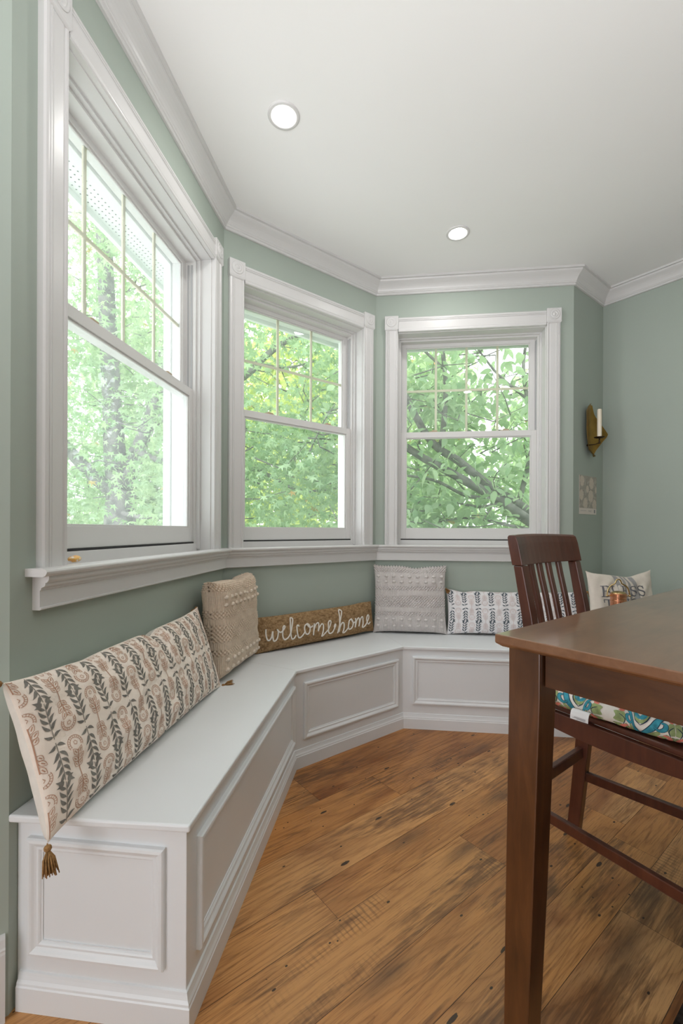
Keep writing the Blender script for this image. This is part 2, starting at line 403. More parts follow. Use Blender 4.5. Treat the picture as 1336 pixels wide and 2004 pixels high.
def flat_wall(w, l, name, label, e0=0, e1=0):
    mb = MB(); mb.prism([(0, 0), (l, 0), (l+e1, TW), (-e0, TW)], 0, CEIL)
    return tag(mb.build(name, M_wall, mtx=wmat(w)), label, 'wall', kind='structure')
flat_wall('O', 2.25, 'wall_far_left', 'shaded sage wall strip at the far left edge beside the bench end', 0, -k)
flat_wall('S', .4371, 'wall_return', 'narrow sage return wall holding the candle sconce', -k, TW)
WALL['B'] = (PE, TH+PI); BL = 5.46
WALL['D'] = (PE - dr(TH)*BL, TH-PI/2)
def open_wall(w, l, a, b, z0, z1, name, label):
    mb = MB()
    for u0, u1, zz0, zz1 in ((0, a, 0, CEIL), (b, l, 0, CEIL), (a, b, z1, CEIL), (a, b, 0, z0)):
        if zz1 > zz0: mb.prism([(u0, 0), (u1, 0), (u1, TW), (u0, TW)], zz0, zz1)
    tag(mb.build(name, M_wall, mtx=wmat(w)), label, 'wall', kind='structure')
flat_wall('B', BL, 'wall_back', 'plain sage wall behind the camera')
open_wall('D', 3.1, .10, 2.35, 0, 2.1, 'wall_side', 'sage side wall left of the camera with an unseen opening added for fill daylight')  # opening is made up to let fill daylight in
flat_wall('E', 3.1, 'wall_far_right', 'plain sage green wall at the far right behind the table')

# ---- crown moulding, stool and apron, baseboard
path = [PO, P0, P1, P2, P3, P4, PE]; angs = [TH, aL, aM, aR, TH, TH+2*Q]
crown = [(0, 2.657), (.010, 2.657), (.013, 2.660), (.013, 2.668), (.017, 2.6695), (.0195, 2.673), (.0195, 2.677),
         (.022, 2.679), (.026, 2.687), (.032, 2.696), (.040, 2.705), (.049, 2.7125), (.057, 2.718), (.063, 2.723), (.0665, 2.729), (.0665, 2.732), (.079, 2.732), (.079, 2.743), (0, 2.743)]
mb = MB(); sweep(mb, crown, path, angs)
tag(mb.build('trim_1', M_trim), 'white crown moulding running round the bay under the ceiling', 'crown moulding', kind='structure')
mb = MB()
p_end = P2 + dr(aR)*1.185
nose = [(0, .9985), (.046, .9985), (.052, 1.001), (.056, 1.006), (.057, 1.0105), (.055, 1.0145), (.050, 1.0175), (.044, 1.018), (0, 1.018)]
sweep(mb, nose, [P0 + dr(aL)*.042, P1, P2, p_end], [aL, aM, aR])
apron = [(0, .9152), (.020, .9152), (.0235, .9175), (.0235, .921), (.020, .9225), (.020, .9625), (.023, .9645), (.0235, .969), (.027, .971), (.033, .974), (.0345, .978),
         (.0345, .9815), (.039, .983), (.043, .988), (.0445, .993), (.0445, .9985), (0, .9985)]
sweep(mb, apron, [P0 + dr(aL)*.064, P1, P2, p_end - dr(aR)*.02], [aL, aM, aR])
tag(mb.build('trim_2', M_trim), 'white window stool and moulded apron running under all three windows', 'window sill', kind='structure')
base = [(0, 0), (.016, 0), (.016, .155), (.0145, .160), (.0145, .164), (.012, .168), (.010, .176), (.0085, .184), (.005, .19), (0, .192)]
mb = MB(); sweep(mb, base, [PO, P0 - dr(TH)*.006], [TH])
tag(mb.build('baseboard_left', M_trim), 'tall white baseboard at the lower left beside the bench end', 'baseboard', kind='structure')
mb = MB(); sweep(mb, base, [P4 + dr(TH+2*Q)*.86, PE], [TH+2*Q])
tag(mb.build('baseboard_right', M_trim), 'white baseboard along the far right wall behind the table', 'baseboard', kind='structure')

# ---- windows
SD = {'L': .080, 'M': .090, 'R': .105}          # depth of the lower sash face behind the wall plane
def casing_prof(w):                              # across the width: (x, projection)
    return [(0, 0), (0, .016), (.004, .0205), (.010, .022), (.0145, .022), (.0165, .0185), (.0185, .022), (.023, .022), (.025, .0185), (.027, .021), (.030, .0195),
            (w-.020, .0195), (w-.016, .018), (w-.013, .0175), (w-.010, .0205), (w-.004, .0215), (w, .018), (w, 0)]
def window(w, num, label):
    a, b = OPEN[w]; sd = SD[w]
    root = thing('window_%d' % num, label, 'window', at(w, 0, 0), rz(w), kind='structure')
    cw = .082
    # casing legs (fluted, bead to the opening)
    for side in (0, 1):
        mb = MB(); pr = casing_prof(cw); rings = []
        for z in (1.018, 2.423):
            rings.append([((a-cw+x) if side == 0 else (b+cw-x), -y, z) for x, y in pr])
        if side == 1: rings = [list(reversed(r)) for r in rings]
        mb.loft(rings); mb.build('side_casing', M_trim, root)
    mb = MB(); pr = casing_prof(.094); rings = []
    for x in (a+.004, b-.004): rings.append([(x, -y, 2.502-p) for p, y in pr])
    mb.loft(rings); mb.build('head_casing', M_trim, root)
    for side in (0, 1):
        x0 = a-cw-.004 if side == 0 else b-.003
        x1 = x0+.089; mb = MB(); mb.box(x0, x1, -.027, 0, 2.428, 2.512)
        o = mb.build('rosette_block', M_trim, root, bevel=.003)
        # plinth lip under the block
        mb = MB(); rings = []
        for i in range(7):
            t = i/6; rings.append([(x0+.006*t, 0, 2.428-.010*t), (x0+.006*t, -.027+.006*t*t, 2.428-.010*t), (x1-.006*t, -.027+.006*t*t, 2.428-.010*t), (x1-.006*t, 0, 2.428-.010*t)])
        mb.loft(rings); mb.build('block_lip', M_trim, o)
        cx = (x0+x1)/2; prof = [(.033, -.001), (.033, .002), (.030, .0035), (.027, .0015), (.022, .0015), (.020, .0035), (.017, .0045), (.014, .003), (.0125, .001), (.010, .0015), (.007, .0045), (.002, .0055)]
        mb = MB(); n = 28
        mb.loft([[(cx+r*math.cos(2*PI*q/n), -.027-h, 2.472+r*math.sin(2*PI*q/n)) for q in range(n)] for r, h in prof], True, True)
        mb.build('bullseye', M_trim, o, smooth=True)
    # jamb liner, stop and frame: rings round the opening
    def ring(mb, x0, x1, z0, z1, t, y0, y1, bot=True, top=True, mi=0):
        mb.box(x0, x0+t, y0, y1, z0, z1, mi); mb.box(x1-t, x1, y0, y1, z0, z1, mi)
        if top: mb.box(x0+t, x1-t, y0, y1, z1-t, z1, mi)
        if bot: mb.box(x0+t, x1-t, y0, y1, z0, z0+t, mi)
    mb = MB(); ring(mb, a-.004, b+.004, 1.0, 2.412, .008, 0.0, .20, True)
    ring(mb, a+.004, b-.004, 1.02, 2.406, .010, sd-.030, sd-.012, False)
    mb.build('jamb', M_trim, root, bevel=.001)
    mb = MB(); mb.box(a+.004, b-.004, sd-.016, sd+.05, 1.008, 1.047); mb.build('sub_sill', M_trim, root, bevel=.002)
    mb = MB(); mb.box(a+.004, b-.004, sd-.006, sd+.05, 1.047, 1.0545); mb.build('sill_gap_shade', M_gap, root)  # dark box painting the shade of the gap under the sash
    mb = MB(); ring(mb, a+.004, b-.004, 1.047, 2.406, .020, sd-.012, sd+.105, False)
    mb.box(a+.024, b-.024, sd+.03, sd+.105, 1.03, 1.075)
    mb.build('frame', M_sash, root, bevel=.001)
    mb = MB()
    for xa, xb in ((a+.024, a+.027), (b-.027, b-.024)):
        mb.box(xa, xb, sd+.003, sd+.012, 1.78, 2.37); mb.box(xa, xb, sd+.02, sd+.028, 1.78, 2.37)
    mb.build('track', M_track, root)
    def sash(name, y0, y1, z0, z1, st, bot, top):
        x0, x1 = a+.0245, b-.0245
        mb = MB(); mb.box(x0, x0+st, y0, y1, z0, z1); mb.box(x1-st, x1, y0, y1, z0, z1)
        mb.box(x0+st, x1-st, y0, y1, z0, z0+bot); mb.box(x0+st, x1-st, y0, y1, z1-top, z1)
        # glazing bead
        g = .007; ym = (y0+y1)/2
        gx0, gx1, gz0, gz1 = x0+st, x1-st, z0+bot, z1-top
        mb.box(gx0, gx0+g, y0+.006, ym-.003, gz0, gz1); mb.box(gx1-g, gx1, y0+.006, ym-.003, gz0, gz1)
        mb.box(gx0+g, gx1-g, y0+.006, ym-.003, gz0, gz0+g); mb.box(gx0+g, gx1-g, y0+.006, ym-.003, gz1-g, gz1)
        s = mb.build(name, M_sash, root, bevel=.0012)
        mb = MB(); mb.box(gx0+.001, gx1-.001, ym-.0015, ym+.0015, gz0+.001, gz1-.001)
        mb.build('glass_pane', M_glass, s)
        return s, (gx0, gx1, gz0, gz1, ym)
    lo, _ = sash('lower_sash', sd, sd+.034, 1.0545, 1.777, .033, .067, .038)
    up, g = sash('upper_sash', sd+.037, sd+.069, 1.742, 2.388, .033, .036, .024)
    gx0, gx1, gz0, gz1, ym = g; mb = MB(); t = .0075
    nc = 3 if w == 'M' else 4
    for i in range(1, nc):
        x = gx0+(gx1-gx0)*i/nc; mb.box(x-t, x+t, ym+.003, ym+.010, gz0+.001, gz1-.001)
    zc = (1.777+gz1)/2
    for i in range(nc):
        xa = gx0+(gx1-gx0)*i/nc+(t if i else .001); xb = gx0+(gx1-gx0)*(i+1)/nc-(t if i < nc-1 else .001)
        mb.box(xa, xb, ym+.0032, ym+.0098, zc-t, zc+t)
    mb.build('grille', M_muntin, up, bevel=.001)
    for fx in (.26, .76):
        x = a+(b-a)*fx; mb = MB(); mb.box(x-.028, x+.028, sd+.008, sd+.03, 1.777, 1.783)
        mb.lathe([(.011, 0), (.011, .006), (.007, .010)], 12, (x, sd+.018, 1.783)); mb.box(x-.004, x+.024, sd+.008, sd+.02, 1.783, 1.789)
        mb.build('sash_lock', M_lock, lo, bevel=.001)
    # exterior trim seen through the glass
    mb = MB(); ring(mb, a-.01, b+.01, 1.02, 2.41, .024, .20, .235, True); mb.build('exterior_frame', M_ext, root, bevel=.002)
    return root
window('L', 1, 'large double-hung window nearest the camera on the left bay wall')
window('M', 2, 'double-hung window in the middle angled bay wall')
window('R', 3, 'double-hung window in the right bay wall facing the camera')

# ================================================================== BUILT-IN BENCH
bench = thing('window_bench', 'white built-in panelled window bench wrapping around the bay', 'bench', (0, 0, 0))
D = .427; OV = .012
B0 = np.array(at('L', .0116, D)[:2]); B0w = np.array(at('L', -.004, .0005)[:2])
def offc(P, a, b, d): return P + nr((a+b)/2)*d/math.cos((b-a)/2)
t1, t2 = offc(P1, aL, aM, D), offc(P2, aM, aR, D)
i1, i2 = offc(P1, aL, aM, .001), offc(P2, aM, aR, .001)
tE = np.array(at('R', 2.277, D)[:2]); 
def pp(v): return (float(v[0]), float(v[1]))
mb = MB()
top_poly = [pp(B0w), pp(B0), pp(t1), pp(t2), pp(np.array(at('R', 2.27, D)[:2])), pp(P4+np.array([-.001, -.001])), pp(P3+nr(aR)*.001), pp(i2), pp(i1)]
mb.prism(list(reversed(top_poly)), SEAT-.018, SEAT)
seat_top = mb.build('seat_top', M_bench, bench, bevel=.005, seg=3)
M_joint = plain('seat_joint', (.60, .59, .575), .5, .3)
if True:
    # fine joint lines where the three boards of the seat meet
    for Pa, Pb in ((i1, t1), (i2, t2)):
        mb = MB(); v = (Pb-Pa); L_ = np.linalg.norm(v); v = v/L_; nn = np.array([v[1], -v[0]])*.0007
        a_, b_ = Pa+v*.02, Pb-v*.004
        mb.prism([pp(a_-nn), pp(a_+nn), pp(b_+nn), pp(b_-nn)][::-1], SEAT-.003, SEAT+.00025)
        mb.build('seat_joint', M_joint, seat_top)
DB = D-OV
bE0 = np.array(at('L', .0236, DB)[:2]); bE0w = np.array(at('L', .0236, .001)[:2])
b1, b2 = offc(P1, aL, aM, DB), offc(P2, aM, aR, DB); bR = np.array(at('R', 2.25, DB)[:2])
mb = MB(); mb.prism(list(reversed([pp(bE0w), pp(bE0), pp(b1), pp(b2), pp(bR), pp(P4+np.array([-.004, -.02])), pp(P3+nr(aR)*.002), pp(offc(P2, aM, aR, .002)), pp(offc(P1, aL, aM, .002))])), .0, SEAT-.018)
cab = mb.build('base_cabinet', M_bench, bench, bevel=.0015)
# base moulding with cove top, swept round the end and front
bprof = [(0, 0), (.014, 0), (.014, .055), (.012, .058), (.0115, .063), (.008, .069), (.0055, .077), (.004, .083), (0, .085)]
mb = MB(); sweep(mb, bprof, [bE0w, bE0, b1, b2, bR], [aL+PI/2, aL, aM, aR][:4]) if False else None
rings = []
endpath = [bE0w + nr(aL)*.008, bE0, b1, b2, bR]
eang = [math.atan2(*(bE0-bE0w)), aL, aM, aR]
# the end face looks towards the camera: the room lies to its right-hand side when walked from the wall outwards
def normal_of(a): return nr(a)
for i in range(5):
    ring = []
    for n, z in bprof:
        if i == 0: q = endpath[0] + nr(eang[0])*n
        elif i == 4: q = endpath[4] + nr(eang[3])*n
        else:
            n0, n1 = nr(eang[i-1]), nr(eang[i]); m_ = (n0+n1)/np.linalg.norm(n0+n1); q = endpath[i] + m_*n/np.dot(m_, n0)
        ring.append((q[0], q[1], z))
    rings.append(ring)
mb = MB(); mb.loft(rings); mb.build('base_moulding', M_bench, bench)
# raised picture-frame mouldings on every face
def frame_mould(w, n, u0, u1, z0, z1, name='panel_moulding', end=False):
    pr = [(0, .0), (0, .010), (.003, .0135), (.009, .0145), (.013, .0125), (.017, .009), (.021, .007), (.026, .0075), (.029, .0055), (.031, .003), (.034, .003), (.034, 0)]
    rings = []
    for cx, cz, sx, sz in ((u0, z0, 1, 1), (u1, z0, -1, 1), (u1, z1, -1, -1), (u0, z1, 1, -1), (u0, z0, 1, 1)):
        ring = []
        for x, h in pr:
            uu, zz = cx+sx*x, cz+sz*x
            p = at(w, uu, n+h, zz) if not end else at('L', .0236-h, uu, zz)
            ring.append(tuple(p))
        rings.append(ring)
    mb = MB(); mb.loft(rings, True, False); return mb.build(name, M_bench, cab)
frame_mould(None, 0, .034, .366, .128, .400, end=True)
frame_mould('L', DB, .074, 1.092, .128, .394)
frame_mould('M', DB, .222, .852, .128, .394)
frame_mould('R', DB, .226, 1.03, .136, .404)
frame_mould('R', DB, 1.10, 1.90, .136, .404)

# ================================================================== RECESSED LIGHTS
def downlight(p, label):
    t = thing('recessed_light', label, 'ceiling light', (p[0], p[1], CEIL), 0, 'recessed lights in the ceiling')
    mb = MB(); n = 40
    mb.loft([[(r*math.cos(2*PI*k/n), r*math.sin(2*PI*k/n), z) for k in range(n)] for r, z in ((.063, 0), (.063, -.003), (.060, -.0055), (.052, -.006), (.044, -.004), (.0415, -.001))], True, False)
    mb.build('trim_ring', M_trim, t, smooth=True)
    mb = MB(); mb.lathe([(.042, -.0005), (.042, -.0018), (.030, -.0024), (.002, -.0026)], 40); mb.build('lens', M_lens, t, smooth=True)
    return t
downlight((-.233, 1.762), 'round recessed ceiling light nearest the left crown moulding')
downlight((.631, 2.454), 'round recessed ceiling light near the right window')
for q_, lab in (((.95, .75), 'unseen downlight added above the dining table to brighten it'), ((1.75, .55), 'unseen downlight added to brighten the far right wall')):
    downlight(q_, lab)  # out-of-view lamps added to brighten floor, table and right wall

# ================================================================== TABLE  (frame of the middle wall: u, -n)
RM = rz('M')
def mw(u, n, z=0): return at('M', u, n, z)
tu, tn = -.181, 1.6885; TL, TWD = 1.52, .93
table = thing('dining_table', 'dark walnut-stained counter-height table with square tapered legs', 'table', mw(tu, tn), RM)
mb = MB(); Z = .914
mb.loft([[(x0, y0, z), (x1, y0, z), (x1, y1, z), (x0, y1, z)] for (x0, x1, y0, y1, z) in
         ((.010, TL-.010, -TWD+.010, -.010, Z-.024), (.001, TL-.001, -TWD+.001, -.001, Z-.0175), (0, TL, -TWD, 0, Z-.015), (0, TL, -TWD, 0, Z-.0015), (.0015, TL-.0015, -TWD+.0015, -.0015, Z))])
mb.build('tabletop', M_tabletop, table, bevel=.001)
def tleg(cx, cy, sx, sy):          # outer corner at top, tapering inwards
    mb = MB(); w0, w1 = .0625, .046; o = .010
    def ring(w, out, z):
        x0 = cx; y0 = cy - sy*out*-1
        y0 = cy + sy*out; x1 = x0+sx*w; y1 = y0 - sy*w
        q = [(x0, y0, z), (x1, y0, z), (x1, y1, z), (x0, y1, z)]
        return q if sx*sy < 0 else list(reversed(q))
    rs = [ring(w1, o, 0), ring((w0+w1)/2+.002, o*.55, .42), ring(w0, 0, .80), ring(w0, 0, Z-.024)]
    if sx*sy < 0: rs = [list(reversed(r)) for r in rs]
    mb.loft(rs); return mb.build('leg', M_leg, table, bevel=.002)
tleg(.030, -.0115, 1, 1); tleg(TL-.030, -.0115, -1, 1); tleg(.030, -TWD+.0115, 1, -1); tleg(TL-.030, -TWD+.0115, -1, -1)
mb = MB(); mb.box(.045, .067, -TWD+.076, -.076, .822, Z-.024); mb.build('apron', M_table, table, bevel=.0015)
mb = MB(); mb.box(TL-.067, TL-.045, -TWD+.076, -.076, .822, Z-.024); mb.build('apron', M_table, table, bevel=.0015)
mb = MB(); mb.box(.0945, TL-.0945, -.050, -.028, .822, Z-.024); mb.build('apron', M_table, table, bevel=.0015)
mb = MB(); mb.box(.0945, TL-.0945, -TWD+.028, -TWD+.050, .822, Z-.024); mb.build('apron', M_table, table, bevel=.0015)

# ================================================================== CHAIR (same frame; back towards the bay)
CU0, CU1, CN = .362, .765, 1.44
chair = thing('counter_chair', 'cherry-stained slat-back counter chair pushed under the table', 'chair', mw(0, 0), RM)
cm = lambda u, n, z: (u, -n, z)
def post_n(z):                     # curve of the back post: n of its back edge, at height z
    zs = [0, .12, .33, .58, .70, .85, 1.0, 1.10]; ns = [1.402, 1.414, 1.432, 1.452, 1.452, 1.432, 1.405, 1.384]
    return float(np.interp(z, zs, ns))
def bar(mb, u0, u1, zs, nfun, dep, taper=None):
    rings = []
    for z in zs:
        n0 = nfun(z); d_ = dep(z) if callable(dep) else dep
        rings.append([cm(u0, n0, z), cm(u1, n0, z), cm(u1, n0+d_, z), cm(u0, n0+d_, z)])
    mb.loft(rings)
zsl = [0, .06, .12, .2, .33, .45, .58, .64, .70, .78, .85, .93, 1.002]
for u0, u1 in ((CU0, CU0+.036), (CU1-.036, CU1)):
    mb = MB(); bar(mb, u0, u1, zsl, post_n, lambda z: float(np.interp(z, [0, .5, .7, 1.0], [.040, .048, .038, .030])))
    mb.build('back_leg', M_chair, chair, bevel=.003)
# curved top rail
mb = MB(); rings = []
for i in range(13):
    f = i/12; u = CU0-.004+(CU1-CU0+.008)*f; sag = -.028*(1-(2*f-1)**2)
    ring = []
    for z, e in ((1.003, 0), (1.035, 0), (1.07, 0), (1.092, .002), (1.0985, .008)):
        ring.append(cm(u, post_n(z)+sag-.002+e, z + (.004*(1-(2*f-1)**2) if z > 1.05 else 0)))
    for z, e in ((1.0985, .010), (1.092, .003), (1.07, 0), (1.035, 0), (1.003, 0)):
        ring.append(cm(u, post_n(z)+sag+.034-e, z + (.004*(1-(2*f-1)**2) if z > 1.05 else 0)))
    rings.append(ring)
mb.loft(rings); mb.build('top_rail', M_chair, chair, bevel=.0025)
for u in (.468, .530, .592, .657):
    f = (u-CU0)/(CU1-CU0); sag = -.022*(1-(2*f-1)**2)
    mb = MB(); bar(mb, u-.0125, u+.0125, [.60, .68, .78, .88, .96, 1.006], lambda z: post_n(z)+sag*min(1, max(0, (z-.60)/.38))+.010, .014)
    mb.build('back_slat', M_chair, chair, bevel=.004)
# seat frame with curved lower edge, seat board
def strip(pa, pb, zt, zb, th, name, sagz=.012):
    pa, pb = np.array(pa), np.array(pb); d_ = (pb-pa)/np.linalg.norm(pb-pa); nn = np.array([d_[1], -d_[0]])*th
    rings = []
    for i in range(11):
        f = i/10; q = pa+(pb-pa)*f; zz = zb + sagz*(2*f-1)**2*.9
        rings.append([cm(*q, zz), cm(*(q+nn), zz), cm(*(q+nn), zt), cm(*q, zt)])
    mb = MB(); mb.loft(rings); return mb.build(name, M_chair, chair, bevel=.002)
SZ = .590
FU0, FU1, FN = .305, .79, 1.905
strip((CU0+.004, CN+.05), (FU0+.004, FN-.03), SZ, .537, -.02, 'seat_rail'); strip((CU1-.004, CN+.05), (FU1-.004, FN-.03), SZ, .537, .02, 'seat_rail')
strip((CU0+.036, CN+.018), (CU1-.036, CN+.018), SZ, .54, .02, 'seat_rail'); strip((FU0+.03, FN-.02), (FU1-.03, FN-.02), SZ, .537, .02, 'seat_rail')
mb = MB(); mb.prism([cm(u, n, 0)[:2] for u, n in reversed([(CU0-.002, 1.50), (CU0+.038, 1.50), (CU0+.038, 1.462), (CU1-.038, 1.462), (CU1-.038, 1.50), (CU1+.002, 1.50), (FU1+.006, FN+.01), (FU0-.006, FN+.01)])][::-1], SZ, SZ+.017)
mb.build('seat', M_chair, chair, bevel=.005, seg=3)
for u in (FU0+.004, FU1-.042):
    mb = MB(); mb.loft([[cm(u+e, FN-.038+e, z), cm(u+.038-e, FN-.038+e, z), cm(u+.038-e, FN-e, z), cm(u+e, FN-e, z)] for z, e in ((.007, .006), (.55, 0), (SZ, 0))])
    mb.build('front_leg', M_chair, chair, bevel=.003)
def rail(pa, pb, z0, z1, th, name='stretcher'):
    pa, pb = np.array(pa), np.array(pb); d_ = (pb-pa)/np.linalg.norm(pb-pa); nn = np.array([d_[1], -d_[0]])*th/2
    mb = MB(); mb.loft([[cm(*(q-nn), z0), cm(*(q+nn), z0), cm(*(q+nn), z1), cm(*(q-nn), z1)] for q in (pa, pb)])
    return mb.build(name, M_chair, chair, bevel=.003)
rail((CU0+.018, CN+.02), (FU0+.024, FN-.03), .242, .272, .018); rail((CU1-.018, CN+.02), (FU1-.024, FN-.03), .212, .245, .018)
rail((CU0+.03, 1.452), (CU1-.03, 1.452), .296, .334, .020); rail((FU0+.036, FN-.018), (FU1-.036, FN-.018), .16, .19, .018)

# ---- seat cushion (patterned) with care tag
def super_outline(u0, u1, n0, n1, t):
    return u0, u1, n0, n1
cush = thing('seat_cushion', 'teal green and coral patterned cushion on the dark wooden chair', 'cushion', mw(.5475, 1.70, SZ+.0175), RM)
M_cw = plain('cushion_cotton', (.78, .745, .685), .9, .1, var=.05, vscale=40, bmp=.15, bscale=900)
M_teal = plain('teal_print', (.055, .28, .36), .9, .1, var=.35, vscale=60)
M_green = plain('green_print', (.30, .37, .17), .9, .1, var=.3, vscale=60)
M_coral = plain('coral_print', (.68, .22, .17), .9, .1, var=.2, vscale=60)
M_navy = plain('ink_print', (.03, .05, .08), .9, .1, var=.2, vscale=60)
CWX, CWY, CT = .232, .20, .026
def cushion_side(a_, h, off=0.0):       # a_: perimeter parameter 0..1, h: -1..1 round the edge
    ph = 2*PI*a_; c_, s_ = math.cos(ph), math.sin(ph); e = .28
    x = CWX*math.copysign(abs(c_)**e, c_); y = CWY*math.copysign(abs(s_)**e, s_)
    r = math.cos(h*PI/2)**.6 if abs(h) < 1 else 0
    sc = 1-.14*(1-r); z = CT + CT*math.sin(h*PI/2)*(.98)
    wob = .003*math.sin(a_*46)
    L_ = math.hypot(x, y); 
    return (x*(sc+off/L_), y*(sc+off/L_), z+wob*(.5+.5*h)+off*math.sin(h*PI/2)+.0035)
mb = MB(); NA = 120
rings = [[cushion_side(k/NA, h) for k in range(NA)] for h in (-1, -.8, -.6, -.4, -.2, 0, .2, .4, .6, .8, .93)]
mb.loft(rings, True, True)
top = [[(x*(1-f)/1.0, y*(1-f), z+.010*math.sin(f*PI/2)) for x, y, z in rings[-1]] for f in (0, .12, .3, .5, .7, .9)]
mb.loft(top, True, True)
# perimeter length map for the pattern
peri = [0.0]; base_ring = [np.array(cushion_side(k/400, 0)) for k in range(401)]
for k in range(400): peri.append(peri[-1]+np.linalg.norm(base_ring[k+1]-base_ring[k]))
PL = peri[-1]
def cpt(s, h, off): return cushion_side(float(np.interp(s % PL, peri, np.linspace(0, 1, 401))), max(-.98, min(.92, h)), off)
def cstroke(pts, wd, mi, off=.0008):
    p = catmull(pts, 4); a_, b_ = [], []
    for i, q in enumerate(p):
        d_ = p[min(i+1, len(p)-1)]-p[max(i-1, 0)]; d_ = d_*np.array([1, .05]); d_ = d_/(np.linalg.norm(d_)+1e-9)
        tap = wd*(.35+.65*math.sin(PI*(i+.5)/len(p))); nx, ny = -d_[1]*tap, d_[0]*tap/.05
        a_.append(cpt(q[0]+nx, q[1]+ny, off)); b_.append(cpt(q[0]-nx, q[1]-ny, off))
    mb.add(a_+b_, [(i, i+1, len(p)+i+1, len(p)+i) for i in range(len(p)-1)], mi)
per = PL/11
for k in range(11):
    s0 = k*per
    for sg in (1, -1):
        S_ = lambda x, h: (s0+per/2+sg*x*per, h)
        cstroke([S_(.10, .85), S_(.22, .55), S_(.30, .1), S_(.42, -.45), S_(.50, -.9)], .0085, 4, .0007)
        cstroke([S_(.10, .85), S_(.22, .55), S_(.30, .1), S_(.42, -.45), S_(.50, -.9)], .0066, 1, .0010)
        cstroke([S_(.30, .1), S_(.22, -.05), S_(.14, .12), S_(.13, .38), S_(.19, .42)], .006, 4, .0011)
        cstroke([S_(.30, .1), S_(.22, -.05), S_(.14, .12), S_(.13, .38), S_(.19, .42)], .0045, 1, .0013)
        cstroke([S_(.22, -.15), S_(.28, -.4), S_(.35, -.7), S_(.36, -.95)], .008, 2, .0009)
        cstroke([S_(.10, -.2), S_(.16, -.5), S_(.24, -.75), S_(.25, -.97)], .007, 2, .0009)
        cstroke([S_(.03, .5), S_(.06, .15), S_(.03, -.2)], .008, 2, .0009)
        cstroke([S_(.16, -.28), S_(.09, -.35), S_(.05, -.55), S_(.10, -.72)], .0048, 3, .0012)
        cstroke([S_(.24, -.5), S_(.19, -.62), S_(.18, -.85), S_(.24, -.92)], .0042, 3, .0012)
        cstroke([S_(.02, -.3), S_(.05, -.6), S_(.02, -.9)], .006, 2, .0010)
        cstroke([S_(.40, .80), S_(.44, .55), S_(.5, .35)], .006, 1, .0010)
        cstroke([S_(.36, .75), S_(.42, .38), S_(.5, .1)], .006, 2, .0009)
        cstroke([S_(.33, .75), S_(.40, .3), S_(.5, -.04)], .0015, 4, .0011)
        cstroke([S_(.02, .3), S_(.09, .05), S_(.06, -.3)], .0012, 4, .0012)
        cstroke([S_(.01, .75), S_(.05, .62), S_(.02, .52)], .004, 3, .0011)
cc = mb.build('cover', [M_cw, M_teal, M_green, M_coral, M_navy], cush, smooth=True)
mb = MB()   # folded care tag sewn into the near side seam
tx, ty = -CWX-.002, .062
mb.loft([[(tx-.001-o, ty+s, z), (tx-.003-o, ty+s, z), ] for s in () for o, z in ()]) if False else None
def tagp(o, s, z): return (tx-o, ty+s, z)
prof = [(0.0, .020), (.010, .021), (.016, .017), (.020, .008), (.021, -.003), (.019, -.0035), (.018, .007), (.0145, .015), (.009, .0195), (0.0, .018)]
mb.loft([[tagp(o, s, z) for o, z in prof] for s in (-.023, .023)])
for i, zz in enumerate((.0050, .0028, .0008)):
    for s0_, s1_ in (((-.017, .012), (-.017, .017), (-.016, .006))[i],):
        mb.add([tagp(.0213, s0_, zz), tagp(.0213, s1_, zz), tagp(.0216, s1_, zz-.0009), tagp(.0216, s0_, zz-.0009)], [(0, 1, 2, 3)], 1)
tg = mb.build('care_tag', [M_tag, M_ink], cc); tg['label'] = 'small white folded care tag'

